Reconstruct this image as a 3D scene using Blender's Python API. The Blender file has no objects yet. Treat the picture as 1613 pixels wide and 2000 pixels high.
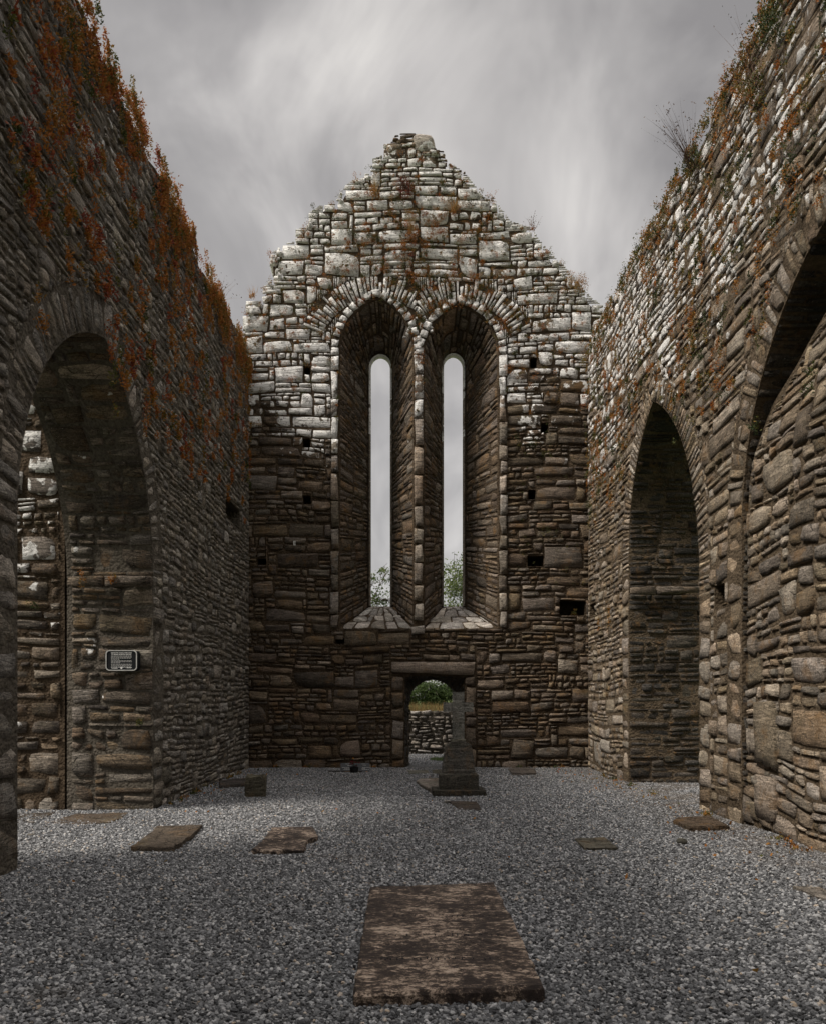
import bpy, math, random
import numpy as np
from mathutils import Vector, geometry
R = math.radians
rng = np.random.default_rng(7)
random.seed(7)
S = bpy.context.scene
COL = S.collection

# ------------------------------------------------------------------ camera
F = 1550.0; VX, VY = 788.0, 1368.0; EYE = 1.5
cam = bpy.data.cameras.new('camera'); co = bpy.data.objects.new('camera', cam); COL.objects.link(co)
co.location = (0, 0, EYE); co.rotation_euler = (R(90), 0, 0)
cam.sensor_fit = 'VERTICAL'; cam.sensor_height = 36; cam.sensor_width = 29.034
cam.lens = 36 * F / 2000
cam.shift_x = (806.5 - VX) / 2000; cam.shift_y = (VY - 1000) / 2000
cam.clip_start = .1; cam.clip_end = 2000
S.camera = co
def at(px, py, Y): return Vector(((px - VX) / F * Y, Y, EYE - (py - VY) / F * Y))
def ground(px, py, z=0.0):
    Y = (EYE - z) * F / (py - VY); return ((px - VX) / F * Y, Y)

# ------------------------------------------------------------------ light
SUN = Vector((-.57, -.27, .78)).normalized()
elev = math.asin(SUN.z); azim = math.atan2(SUN.x, SUN.y)
sl = bpy.data.lights.new('sun', 'SUN'); sl.energy = 1.5; sl.angle = R(16); sl.color = (1, .93, .84)
so = bpy.data.objects.new('sun', sl); COL.objects.link(so)
so.rotation_euler = SUN.to_track_quat('Z', 'Y').to_euler(); so.location = (-20, -10, 30)
W = bpy.data.worlds.new('World'); S.world = W; W.use_nodes = True
S.view_settings.view_transform = 'Standard'; S.view_settings.look = 'None'
S.view_settings.exposure = 1.62; S.view_settings.gamma = 1; S.view_settings.use_curve_mapping = False

class NT:
    """small node-tree helper"""
    def __init__(s, nt): s.nt = nt; nt.nodes.clear()
    def n(s, t, ins=None, **kw):
        nd = s.nt.nodes.new(t)
        for k, v in kw.items(): setattr(nd, k, v)
        for k, v in (ins or {}).items():
            if isinstance(v, bpy.types.NodeSocket): s.nt.links.new(v, nd.inputs[k])
            else: nd.inputs[k].default_value = v
        return nd
    def math(s, op, a, b=0.0, c=0.0, clamp=False):
        return s.n('ShaderNodeMath', {0: a, 1: b, 2: c}, operation=op, use_clamp=clamp).outputs[0]
    def vmath(s, op, a, b=(0, 0, 0)):
        return s.n('ShaderNodeVectorMath', {0: a, 1: b}, operation=op).outputs[0]
    def noise(s, vec, scale, detail=4, rough=.55, dist=0, out=0):
        return s.n('ShaderNodeTexNoise', {'Vector': vec, 'Scale': scale, 'Detail': detail, 'Roughness': rough, 'Distortion': dist}).outputs[out]
    def ramp(s, fac, stops, interp='LINEAR'):
        nd = s.n('ShaderNodeValToRGB', {0: fac}); cr = nd.color_ramp; cr.interpolation = interp
        while len(cr.elements) < len(stops): cr.elements.new(.5)
        for e, (p, c) in zip(cr.elements, stops):
            e.position = p; e.color = (c, c, c, 1) if not isinstance(c, tuple) else (*c, 1)
        return nd.outputs[0]
    def mapr(s, v, a, b, c=0.0, d=1.0, smooth=False):
        return s.n('ShaderNodeMapRange', {0: v, 1: a, 2: b, 3: c, 4: d}, interpolation_type='SMOOTHSTEP' if smooth else 'LINEAR').outputs[0]
    def mix(s, f, a, b, bt='MIX'):
        nd = s.n('ShaderNodeMix', data_type='RGBA', blend_type=bt)
        for i, v in ((0, f), (6, a), (7, b)):
            if isinstance(v, bpy.types.NodeSocket): s.nt.links.new(v, nd.inputs[i])
            else: nd.inputs[i].default_value = v if i == 0 else (*v, 1)
        return nd.outputs[2]

def world():
    t = NT(W.node_tree)
    sky = t.n('ShaderNodeTexSky', sky_type='NISHITA', sun_disc=False, sun_elevation=elev, sun_rotation=azim)
    d = t.n('ShaderNodeTexCoord').outputs['Generated']
    x, y, z = [t.n('ShaderNodeSeparateXYZ', {0: d}).outputs[i] for i in range(3)]
    zz = t.math('ADD', t.math('ABSOLUTE', z), .32)
    p = t.n('ShaderNodeCombineXYZ', {0: t.math('DIVIDE', x, zz), 1: t.math('MULTIPLY', t.math('DIVIDE', y, zz), .75), 2: 3.7}).outputs[0]
    w = t.noise(p, .9, 2, .5, 0, 1)
    p2 = t.vmath('ADD', p, t.vmath('MULTIPLY', t.vmath('SUBTRACT', w, (.5, .5, .5)), (.55, .9, 0)))
    a = t.noise(p2, 1.75, 3, .42, .25)
    b = t.noise(t.vmath('MULTIPLY', p2, (1.1, .75, 1)), 3.4, 5, .52, .5)
    c = t.noise(t.vmath('MULTIPLY', p2, (1.0, .5, 1)), 10, 4, .55, .3)
    f = t.math('ADD', t.math('ADD', t.math('MULTIPLY', a, .56), t.math('MULTIPLY', b, .34)), t.math('MULTIPLY', c, .10))
    cl = t.ramp(f, [(.41, (.23, .217, .21)), (.47, (.34, .323, .311)), (.52, (.48, .458, .438)), (.59, (.72, .69, .65))])
    zb = t.mapr(z, .66, .99, 4.15, 25.0, True)
    c10 = t.vmath('MULTIPLY', cl, t.n('ShaderNodeCombineXYZ', {0: zb, 1: zb, 2: zb}).outputs[0])
    col = t.mix(.96, sky.outputs[0], c10)
    bg = t.n('ShaderNodeBackground', {0: col, 1: .1})
    t.n('ShaderNodeOutputWorld', {0: bg.outputs[0]})
world()

# ------------------------------------------------------------------ materials
def mat(name):
    m = bpy.data.materials.new(name); m.use_nodes = True; return m, NT(m.node_tree)
def finish(t, col, rough=.85, bump=None, dist=.01, strength=1.0, spec=.25, sss=None):
    ins = {'Base Color': col, 'Roughness': rough, 'Specular IOR Level': spec}
    if bump is not None:
        ins['Normal'] = t.n('ShaderNodeBump', {'Strength': strength, 'Distance': dist, 'Height': bump}).outputs[0]
    b = t.n('ShaderNodeBsdfPrincipled', ins)
    t.n('ShaderNodeOutputMaterial', {0: b.outputs[0]})

def stone_mat(name, dark, mid, light, lichen=None, orange=.3, strata=1.0, olive=.25):
    """lichen = function(t, x, y, z) -> 0..1 coverage socket or None"""
    m, t = mat(name)
    P = t.n('ShaderNodeNewGeometry').outputs['Position']
    sep = t.n('ShaderNodeSeparateXYZ', {0: P}); x, y, z = sep.outputs
    rnd = t.n('ShaderNodeAttribute', attribute_name='srand').outputs['Fac']
    off = t.n('ShaderNodeCombineXYZ', {0: t.math('MULTIPLY', rnd, 31.0), 1: t.math('MULTIPLY', rnd, 17.0), 2: t.math('MULTIPLY', rnd, 53.0)}).outputs[0]
    Q = t.vmath('ADD', P, off)
    # layered grain: stretched along the bed
    Qs = t.vmath('MULTIPLY', Q, (2.0, 2.0, 15.0))
    n_str = t.noise(Qs, 1.6, 6, .62, .6)
    n_big = t.noise(P, .8, 3, .5)
    n_mid = t.noise(Q, 5.5, 6, .65)
    n_fine = t.noise(P, 42, 8, .72)
    n_pit = t.noise(P, 120, 3, .6)
    col = t.ramp(t.math('ADD', t.math('MULTIPLY', n_mid, .6), t.math('MULTIPLY', rnd, .4)),
                 [(.22, dark), (.5, mid), (.8, light)])
    col = t.mix(t.mapr(n_big, .35, .7, 0, .35), col, tuple(c * .62 for c in mid), 'MIX')
    hv = t.n('ShaderNodeHueSaturation', {'Hue': t.mapr(t.math('FRACT', t.math('MULTIPLY', rnd, 7.3)), 0, 1, .492, .51),
              'Saturation': t.mapr(t.math('FRACT', t.math('MULTIPLY', rnd, 13.7)), 0, 1, .6, 1.2),
              'Value': t.mapr(t.math('FRACT', t.math('MULTIPLY', rnd, 23.1)), 0, 1, .62, 1.3), 'Color': col}).outputs[0]
    g = t.mapr(n_fine, .32, .68, .38, 1.62)
    col = t.vmath('MULTIPLY', hv, t.n('ShaderNodeCombineXYZ', {0: g, 1: g, 2: g}).outputs[0])
    g2 = t.math('MULTIPLY', t.mapr(n_str, .3, .62, .6, 1.15), t.mapr(t.math('ABSOLUTE', t.math('SUBTRACT', n_str, .5)), 0, .018, .35, 1))
    col = t.vmath('MULTIPLY', col, t.n('ShaderNodeCombineXYZ', {0: g2, 1: g2, 2: g2}).outputs[0])
    # ochre crust lichen and olive algae
    no = t.noise(P, 3.1, 6, .68, .4)
    col = t.mix(t.math('MULTIPLY', t.mapr(no, .54, .64, 0, .85), orange), col, (.21, .115, .04))
    na = t.noise(t.vmath('ADD', P, (9, 3, 5)), 2.3, 6, .7)
    col = t.mix(t.math('MULTIPLY', t.mapr(na, .54, .7), olive), col, (.06, .058, .022))
    # tiny pale specks
    sp = t.noise(P, 60, 2, .5)
    col = t.mix(t.mapr(sp, .68, .74, 0, .55), col, (.42, .39, .34))
    rough = .9
    wv = t.noise(P, 6, 3, .5, 0, 1)
    Pc = t.vmath('MULTIPLY', t.vmath('ADD', Q, t.vmath('MULTIPLY', wv, (.12, .12, .1))), (.55, .55, 3.4))
    ed = t.n('ShaderNodeTexVoronoi', {'Vector': Pc, 'Scale': 5.2}, feature='DISTANCE_TO_EDGE').outputs['Distance']
    on = t.mapr(t.math('FRACT', t.math('MULTIPLY', rnd, 5.9)), .45, .6, 0, 1)
    ck = t.math('MULTIPLY', t.math('MULTIPLY', t.mapr(ed, .0, .03, 1, 0), t.mapr(n_mid, .42, .55)), on)
    col = t.mix(t.math('MULTIPLY', ck, .8), col, tuple(c * .22 for c in dark))
    h = t.math('ADD', t.math('MULTIPLY', n_str, .9 * strata), t.math('ADD', t.math('MULTIPLY', n_fine, .55), t.math('MULTIPLY', n_mid, .9)))
    h = t.math('ADD', h, t.math('MULTIPLY', n_pit, .12))
    h = t.math('SUBTRACT', h, t.mapr(t.math('ABSOLUTE', t.math('SUBTRACT', n_str, .5)), 0, .018, .25, 0))
    h = t.math('SUBTRACT', h, t.math('MULTIPLY', ck, .7))
    if lichen:
        cov = lichen(t, x, y, z)
        w = t.noise(P, 2.2, 3, .5, 0, 1)
        P2 = t.vmath('ADD', P, t.vmath('MULTIPLY', t.vmath('SUBTRACT', w, (.5, .5, .5)), (.1, .1, .1)))
        ln = t.noise(t.vmath('ADD', P2, t.vmath('MULTIPLY', off, (.05, .05, .05))), 5.0, 5, .6, .2)
        vor = t.n('ShaderNodeTexVoronoi', {'Vector': P2, 'Scale': 9.0}, feature='SMOOTH_F1').outputs['Distance']
        lv = t.math('SUBTRACT', t.math('ADD', t.math('MULTIPLY', ln, .85), t.math('MULTIPLY', rnd, .12)), t.math('MULTIPLY', vor, .16))
        thr = t.mapr(cov, 0, 1, .72, .27)
        mk = t.mapr(t.math('SUBTRACT', lv, thr), -.012, .02, 0, 1)
        crack = t.mapr(t.noise(P, 22, 7, .78), .385, .44, 0, 1)
        mk = t.math('MULTIPLY', t.math('MULTIPLY', mk, t.math('MULTIPLY', crack, t.math('SUBTRACT', 1.0, ck))), t.mapr(cov, 0, .06, 0, 1))
        tone = t.mapr(t.noise(P, 14, 6, .75), .3, .7, .72, .95)
        lc = t.n('ShaderNodeCombineXYZ', {0: tone, 1: t.math('MULTIPLY', tone, .985), 2: t.math('MULTIPLY', tone, .95)}).outputs[0]
        col = t.mix(t.math('MULTIPLY', mk, .93), col, lc)
        h = t.math('ADD', h, t.math('MULTIPLY', mk, .12))
    finish(t, col, rough, h, .045, 1.0)
    return m

def mortar_mat(name, dark, light):
    m, t = mat(name)
    P = t.n('ShaderNodeNewGeometry').outputs['Position']
    a = t.noise(P, 18, 8, .75); b = t.noise(P, 2.5, 4, .6)
    v = t.n('ShaderNodeTexVoronoi', {'Vector': P, 'Scale': 26.0}).outputs['Distance']
    col = t.ramp(t.math('ADD', t.math('MULTIPLY', a, .6), t.math('MULTIPLY', b, .4)), [(.35, dark), (.65, light)])
    finish(t, col, .95, t.math('SUBTRACT', t.math('MULTIPLY', a, 1.4), v), .03, 1.0, .1)
    return m

def cov_gable(t, x, y, z):
    base = t.mapr(z, 5.6, 9.8, .02, 1.12)
    lowfade = t.mapr(z, 4.6, 7.4, 0.0, 1.0, True)
    n = t.mapr(t.noise(t.n('ShaderNodeNewGeometry').outputs['Position'], .8, 5, .65), .32, .68, -.5, .42)
    lft = t.mapr(x, -1.0, -2.0, 0, .45); lft = t.math('MULTIPLY', lft, t.mapr(z, 6.6, 8.4, 0, 1))
    c = t.math('MULTIPLY', t.math('ADD', base, t.math('ADD', n, lft)), lowfade, clamp=True)
    return t.math('MULTIPLY', c, t.mapr(z, 14.0, 13.4, .25, 1))
def cov_right(t, x, y, z):
    n = t.mapr(t.noise(t.n('ShaderNodeNewGeometry').outputs['Position'], .6, 3, .5), .3, .7, -.35, .3)
    return t.math('MAXIMUM', t.math('ADD', t.mapr(z, 4.0, 8.2, .0, .72, True), t.math('MULTIPLY', n, t.mapr(z, 4, 6))), 0.0, clamp=True)
def cov_left(t, x, y, z):
    n = t.mapr(t.noise(t.n('ShaderNodeNewGeometry').outputs['Position'], .9, 3, .5), .35, .7, -.2, .3)
    return t.math('MAXIMUM', t.math('ADD', t.mapr(z, 6.0, 8.8, .02, .3), n), 0.0, clamp=True)
def cov_pier(t, x, y, z):
    n = t.mapr(t.noise(t.n('ShaderNodeNewGeometry').outputs['Position'], 2.4, 3, .5), .52, .7, 0, .55)
    out = t.math('MULTIPLY', t.mapr(x, -4.58, -4.66, 0, 1), t.mapr(z, 1.4, 4.6, .1, .62))
    return t.math('ADD', n, out, clamp=True)
def cov_slab(t, x, y, z):
    return t.mapr(t.noise(t.n('ShaderNodeNewGeometry').outputs['Position'], 2.0, 3, .5), .3, .8, .1, .6)
def cov_splay(t, x, y, z):
    return t.mapr(t.noise(t.n('ShaderNodeNewGeometry').outputs['Position'], 1.6, 3, .5), .55, .75, 0, .35)
def cov_full(t, x, y, z):
    return t.mapr(z, 5.4, 7.0, .0, .9)

M = {}
M['gable'] = stone_mat('gable stone', (.08, .056, .036), (.18, .132, .09), (.31, .245, .182), cov_gable, .55)
M['left'] = stone_mat('left wall stone', (.135, .118, .096), (.285, .25, .207), (.42, .38, .325), cov_left, .25)
M['right'] = stone_mat('right wall stone', (.125, .095, .064), (.275, .215, .152), (.43, .352, .268), cov_right, .55)
M['pier'] = stone_mat('pier stone', (.075, .056, .038), (.17, .13, .092), (.28, .23, .175), cov_pier, .4)
M['reveal'] = stone_mat('shade-darkened reveal stone', (.03, .025, .019), (.065, .054, .042), (.115, .098, .078), None, .6)  # shade inside the arch and door recesses is put into this dark stone colour
M['splay'] = stone_mat('splay stone', (.075, .052, .034), (.165, .12, .083), (.27, .212, .158), cov_splay, .8)
M['dressed'] = stone_mat('dressed stone', (.2, .16, .12), (.31, .255, .2), (.42, .36, .3), cov_gable, .4, .35)
M['sill'] = stone_mat('pale sill stone', (.34, .3, .25), (.5, .45, .39), (.64, .58, .52), None, .1, .5)
M['dry'] = stone_mat('pale field stone', (.22, .19, .16), (.36, .32, .28), (.5, .46, .41), None, .1)
M['slab'] = stone_mat('grave slab', (.045, .033, .025), (.12, .09, .065), (.3, .235, .175), None, .25, 1.6)
M['cross'] = stone_mat('cross limestone', (.1, .094, .07), (.17, .16, .12), (.25, .235, .18), None, .25, .15)
M['shaft'] = stone_mat('pale cross stone', (.29, .28, .22), (.4, .39, .31), (.48, .465, .38), None, .1, .1)
M['pedestal'] = stone_mat('dark pedestal stone', (.055, .048, .036), (.09, .08, .06), (.135, .12, .09), None, .3, .1)
M['m_gable'] = mortar_mat('gable mortar', (.03, .021, .013), (.11, .08, .053))
M['m_left'] = mortar_mat('left mortar', (.045, .038, .03), (.16, .14, .112))
M['m_right'] = mortar_mat('right mortar', (.045, .033, .021), (.15, .113, .076))

def plain(name, c, rough=.6, spec=.4):
    m, t = mat(name)
    P = t.n('ShaderNodeNewGeometry').outputs['Position']
    n = t.noise(P, 30, 5, .6)
    finish(t, t.mix(t.mapr(n, .3, .7), tuple(v * .75 for v in c), tuple(min(1, v * 1.15) for v in c)), rough, n, .002, .4, spec)
    return m
M['black'] = plain('black enamel', (.008, .009, .011), .75, .15)
M['white'] = plain('white lettering', (.75, .75, .72)); M['rim'] = plain('grey painted rim', (.42, .42, .4))
M['granite'] = plain('grey granite', (.12, .125, .135)); M['red'] = plain('red petals', (.16, .008, .012))
M['yellow'] = plain('yellow petals', (.8, .38, .04)); M['pot'] = plain('dark pot', (.008, .008, .009))
M['bark'] = plain('bark', (.09, .075, .06), .9, .1)

def leaf_mat(name, stops, trans=.25):
    m, t = mat(name)
    hue = t.n('ShaderNodeAttribute', attribute_name='hue').outputs['Fac']
    col = t.ramp(hue, stops)
    b = t.n('ShaderNodeBsdfPrincipled', {'Base Color': col, 'Roughness': .75, 'Specular IOR Level': .2})
    tr = t.n('ShaderNodeBsdfTranslucent', {0: col})
    mx = t.n('ShaderNodeMixShader', {0: trans, 1: b.outputs[0], 2: tr.outputs[0]})
    t.n('ShaderNodeOutputMaterial', {0: mx.outputs[0]})
    return m
M['creep'] = leaf_mat('stonecrop leaves', [(0, (.03, .045, .016)), (.2, (.11, .105, .028)), (.4, (.27, .125, .028)), (.62, (.32, .12, .026)), (.82, (.24, .06, .028)), (1, (.15, .04, .034))])
M['leaf'] = leaf_mat('green leaves', [(0, (.03, .05, .018)), (.5, (.075, .11, .035)), (1, (.16, .19, .06))], .3)
M['straw'] = leaf_mat('dry grass', [(0, (.09, .07, .03)), (.5, (.26, .17, .07)), (1, (.4, .22, .08))])
M['grass'] = leaf_mat('short grass', [(0, (.045, .075, .02)), (1, (.12, .17, .05))])
M['twig'] = leaf_mat('twigs', [(0, (.04, .028, .02)), (.5, (.11, .055, .03)), (1, (.16, .11, .05))], .05)

# ------------------------------------------------------------------ object helpers
def tag(o, label=None, cat=None, group=None, kind=None):
    for k, v in (('label', label), ('category', cat), ('group', group), ('kind', kind)):
        if v: o[k] = v
    return o
def thing(name, loc, label, cat, group=None, rz=0):
    o = bpy.data.objects.new(name, None); COL.objects.link(o); o.location = loc; o.rotation_euler = (0, 0, rz)
    o.empty_display_size = .2
    return tag(o, label, cat, group)
def mesh_obj(name, V, Fc, m, parent=None, attrs=None, smooth=False, center=True, kind=None):
    V = np.asarray(V, dtype=np.float64).reshape(-1, 3)
    me = bpy.data.meshes.new(name)
    c = V.mean(axis=0) if center else np.zeros(3)
    if isinstance(Fc, np.ndarray):
        n, k = Fc.shape
        me.vertices.add(len(V)); me.vertices.foreach_set('co', (V - c).ravel())
        me.loops.add(n * k); me.loops.foreach_set('vertex_index', Fc.ravel().astype(np.int32))
        me.polygons.add(n); me.polygons.foreach_set('loop_start', np.arange(0, n * k, k, dtype=np.int32))
        me.update(calc_edges=True)
    else:
        me.from_pydata([tuple(p) for p in (V - c)], [], Fc); me.update()
    for an, vals in (attrs or {}).items():
        a = me.attributes.new(an, 'FLOAT', 'POINT'); a.data.foreach_set('value', np.asarray(vals, dtype=np.float32))
    if smooth: me.polygons.foreach_set('use_smooth', np.ones(len(me.polygons), dtype=bool))
    me.materials.append(m)
    o = bpy.data.objects.new(name, me); COL.objects.link(o)
    o.location = tuple(c)
    if parent is not None:
        o.parent = parent; pl = Vector(c) - parent.location
        if abs(parent.rotation_euler.z) > 1e-6:
            o.matrix_parent_inverse = parent.matrix_basis.inverted(); o.location = tuple(c)
        else: o.location = pl
    if kind: o['kind'] = kind
    return o
BOXF = [(0, 3, 2, 1), (4, 5, 6, 7), (0, 1, 5, 4), (1, 2, 6, 5), (2, 3, 7, 6), (3, 0, 4, 7)]
class MB:
    def __init__(s): s.V = []; s.F = []
    def add(s, V, Fc):
        b = len(s.V); s.V += [tuple(v) for v in V]; s.F += [tuple(i + b for i in f) for f in Fc]; return s
    def box(s, x0, x1, y0, y1, z0, z1):
        return s.add([(x0, y0, z0), (x1, y0, z0), (x1, y1, z0), (x0, y1, z0), (x0, y0, z1), (x1, y0, z1), (x1, y1, z1), (x0, y1, z1)], BOXF)
    def tube(s, pts, rad, n=6):
        b = len(s.V); k = len(pts)
        for i, p in enumerate(pts):
            p = Vector(p); d = (Vector(pts[min(i + 1, k - 1)]) - Vector(pts[max(i - 1, 0)])).normalized()
            a = d.orthogonal().normalized(); c = d.cross(a); r = rad[i] if hasattr(rad, '__len__') else rad
            for j in range(n):
                an = 2 * math.pi * j / n; s.V.append(tuple(p + (a * math.cos(an) + c * math.sin(an)) * r))
        for i in range(k - 1):
            for j in range(n):
                q = (j + 1) % n; s.F.append((b + i * n + j, b + i * n + q, b + (i + 1) * n + q, b + (i + 1) * n + j))
        return s
    def obj(s, name, m, parent=None, **kw): 
        return mesh_obj(name, s.V, s.F, m, parent, **kw)

# ------------------------------------------------------------------ masonry
class Warp:
    def __init__(s, seed, amp=.012, big=.03):
        r = np.random.default_rng(seed)
        s.k = [(r.normal(0, 1, 2) * f, r.uniform(0, 6.28, 2), a) for f, a in
               [(6, amp * .3)] * 4 + [(13, amp * .12)] * 3 + [(1.4, big * .8)] * 3]
    def __call__(s, u, v):
        du = np.zeros_like(u); dv = np.zeros_like(v)
        for k, ph, a in s.k:
            q = k[0] * u + k[1] * v
            du += a * .6 * np.sin(q + ph[0]); dv += a * np.sin(q + ph[1])
        return u + du * .8, v + dv
def layout(U0, U1, V0, V1, inside, size, cu=.04, cv=.03, seed=1, band=(.1, .34), drop=.12):
    bandf = band if callable(band) else (lambda v: band)
    """rough courses: each course is laid stone by stone or in two to four thin layers, some stones break through"""
    r = random.Random(seed)
    nu = int((U1 - U0) / cu); nv = int((V1 - V0) / cv)
    uu, vv = np.meshgrid(U0 + (np.arange(nu) + .5) * cu, V0 + (np.arange(nv) + .5) * cv)
    fr = inside(uu, vv) if inside else np.ones_like(uu, bool)
    fr = fr.copy(); out = []
    def put(i0, i1, j0, j1):
        fr[j0:j1, i0:i1] = False; out.append((U0 + i0 * cu, U0 + i1 * cu, V0 + j0 * cv, V0 + j1 * cv))
    def fill(i0, i1, j0, j1, wmin, wmax):
        """one layer: stones side by side wherever all its rows are free"""
        i = i0
        while i < i1:
            if not fr[j0:j1, i].all(): i += 1; continue
            wc = max(2, round(r.uniform(wmin, wmax) / cu)); e = i
            while e < i1 and e - i < wc and fr[j0:j1, e].all(): e += 1
            k = e
            while k < i1 and k - e < 3 and fr[j0:j1, k].all(): k += 1
            if k - e < 3: e = k
            put(i, e, j0, j1); i = e
    j = 0
    while j < nv:
        b0, b1 = bandf(V0 + j * cv); hb = max(3, round(r.triangular(b0, b1, (b0 + b1) * .48) / cv)); j1 = min(nv, j + hb)
        if nv - j1 < 2: j1 = nv
        hb = j1 - j; i = 0
        while i < nu:
            if not fr[j:j1, i].all(): i += 1; continue
            w, h = size(U0 + i * cu, V0 + j * cv, r); wc = max(2, round(w / cu)); hc = max(2, round(h / cv))
            if hc >= hb * .6:
                e = i
                while e < nu and e - i < wc and fr[j:j1, e].all(): e += 1
                t = j1
                if r.random() < drop:
                    x = min(nv, j1 + r.randint(2, max(2, hb // 2)))
                    if fr[j1:x, i:e].all(): t = x
                    put(i, e, j, t)
                elif r.random() < .3 and hb > 5:
                    c = j1 - r.randint(2, 3); put(i, e, j, c); fill(i, e, c, j1, .1, .4)
                else: put(i, e, j, j1)
                i = e
            else:
                e = i; seg = max(wc, round(r.uniform(.3, 1.1) / cu))
                while e < nu and e - i < seg and fr[j:j1, e].all(): e += 1
                q = j
                while q < j1:
                    lc = max(2 if r.random() < .3 else 3, min(hc + r.randint(-1, 1), j1 - q)); lc = min(lc, j1 - q)
                    if j1 - q - lc < 2: lc = j1 - q
                    fill(i, e, q, q + lc, max(.09, w * .5), w * 1.3); q += lc
                i = e
        j = j1
    # whatever is left along openings and slopes
    for j in range(nv):
        for i in range(nu):
            if not fr[j, i]: continue
            w, h = size(U0 + i * cu, V0 + j * cv, r); wc = max(2, round(w / cu)); hc = max(2, round(h / cv)); e = i
            while e < nu and e - i < wc and fr[j, e]: e += 1
            t = j + 1
            while t < nv and t - j < hc and fr[t, i:e].all(): t += 1
            put(i, e, j, t)
    return [q for q in out if (q[1] - q[0]) > cu * 1.5 or (q[3] - q[2]) > cv * 1.5]

def stone_arrays(rects, fmap, warp, depth=.032, prot=(.0, .035), gap=.006, rough=.006, seed=3, n=5, rnd_corner=1.0):
    """returns verts (k,N,3), srand(k)"""
    r = np.random.default_rng(seed); k = len(rects)
    A = np.array(rects); w = A[:, 1] - A[:, 0]; h = A[:, 3] - A[:, 2]
    mn = np.minimum(w, h)
    N = n + 1
    def tgrid(L):
        e = np.clip(.008 / L, .015, .12)
        t = np.zeros((k, N)); t[:, 0] = 0; t[:, 1] = e; t[:, -2] = 1 - e; t[:, -1] = 1
        m = N - 3
        for q in range(2, N - 2): t[:, q] = e + (1 - 2 * e) * (q - 1) / m + r.normal(0, .04, k)
        return t
    tu = tgrid(w); tv = tgrid(h)
    Sx = np.repeat(tu[:, None, :], N, 1); Sy = np.repeat(tv[:, :, None], N, 2)   # (k, j(v), i(u))
    # corner jitter (inward only)
    g = gap * r.uniform(.5, 1.7, (k, 1, 1))
    jit = lambda: np.abs(r.normal(0, .42, (k, 1, 1))) * np.minimum(.055, mn * .3)[:, None, None]
    x00, x10, x01, x11 = [jit() * .9 for _ in range(4)]; y00, y10, y01, y11 = [jit() for _ in range(4)]
    W_ = w[:, None, None]; H_ = h[:, None, None]
    X = (1 - Sx) * ((1 - Sy) * (x00 + g) + Sy * (x01 + g)) + Sx * ((1 - Sy) * (W_ - x10 - g) + Sy * (W_ - x11 - g))
    Y = (1 - Sy) * ((1 - Sx) * (y00 + g) + Sx * (y10 + g)) + Sy * ((1 - Sx) * (H_ - y01 - g) + Sx * (H_ - y11 - g))
    # rounded corners
    def crn(): return (np.where(r.random(k) < .3, r.uniform(.1, .3, k), r.uniform(0, .03, k)) * mn * rnd_corner)[:, None, None]
    c0, c1, c2, c3 = crn(), crn(), crn(), crn()
    cr = np.where(X < W_ / 2, np.where(Y < H_ / 2, c0, c1), np.where(Y < H_ / 2, c2, c3)) + 1e-4
    du = np.minimum(X, W_ - X); dv = np.minimum(Y, H_ - Y)
    d = np.clip(1 - (du + dv) / (cr * 2.2 + .012), 0, 1) * cr
    X = X + np.where(X < W_ / 2, d, -d) * .8; Y = Y + np.where(Y < H_ / 2, d, -d) * .8
    if rough > .0035:
        th = (r.normal(0, .05, k) * np.clip(mn / np.maximum(w, h) * 1.6, .2, 1))[:, None, None]
        Xc, Yc_ = X - W_ / 2, Y - H_ / 2
        X, Y = Xc - th * Yc_ + W_ / 2, Yc_ + th * Xc + H_ / 2
    # outline wobble
    wob = np.minimum(.008, mn * .05)[:, None, None]
    X = X + r.normal(0, .5, X.shape) * wob; Y = Y + r.normal(0, .45, Y.shape) * wob
    p = (r.uniform(prot[0], prot[1], k) + np.where(r.random(k) < .06, .02, 0)) * np.clip(mn / .13, .25, 1)
    Z = p[:, None, None] + (Sx - .5) * r.normal(0, .014, k)[:, None, None] + (Sy - .5) * r.normal(0, .018, k)[:, None, None]
    Z = Z + r.normal(0, 1, Z.shape) * np.minimum(rough, mn * .05)[:, None, None]
    # broken faces: a few random planes cut each block
    mnk = np.clip(mn / .16, .35, 1.3)[:, None, None]
    Z = Z * 1.0
    for _ in range(4):
        a_, b_ = r.normal(0, .034, (k, 1, 1)) * mnk, r.normal(0, .03, (k, 1, 1)) * mnk
        c_ = p[:, None, None] + np.abs(r.normal(0, .011, (k, 1, 1))) * mnk
        if rough > .0035: Z = np.minimum(Z, c_ + a_ * (Sx - .5) + b_ * (Sy - .5))
    Z = np.maximum(Z, p[:, None, None] - .016)
    edge1 = np.zeros((N, N), bool); edge1[1, 1:-1] = edge1[-2, 1:-1] = True; edge1[1:-1, 1] = edge1[1:-1, -2] = True
    Z = Z - edge1[None] * r.uniform(.0, .007, (k, 1, 1))
    edge0 = np.zeros((N, N), bool); edge0[0] = edge0[-1] = True; edge0[:, 0] = edge0[:, -1] = True
    Z = np.where(edge0[None], -depth, Z)
    u = A[:, 0][:, None, None] + X; v = A[:, 2][:, None, None] + Y
    if warp: u, v = warp(u, v)
    P = fmap(u, v, Z)
    return np.stack(P, -1).reshape(k, N * N, 3), r.random(k)
def grid_faces(n, flip=False):
    N = n + 1; f = []
    for j in range(n):
        for i in range(n):
            q = (j * N + i, j * N + i + 1, (j + 1) * N + i + 1, (j + 1) * N + i)
            f.append(q[::-1] if flip else q)
    return np.array(f)
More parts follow.
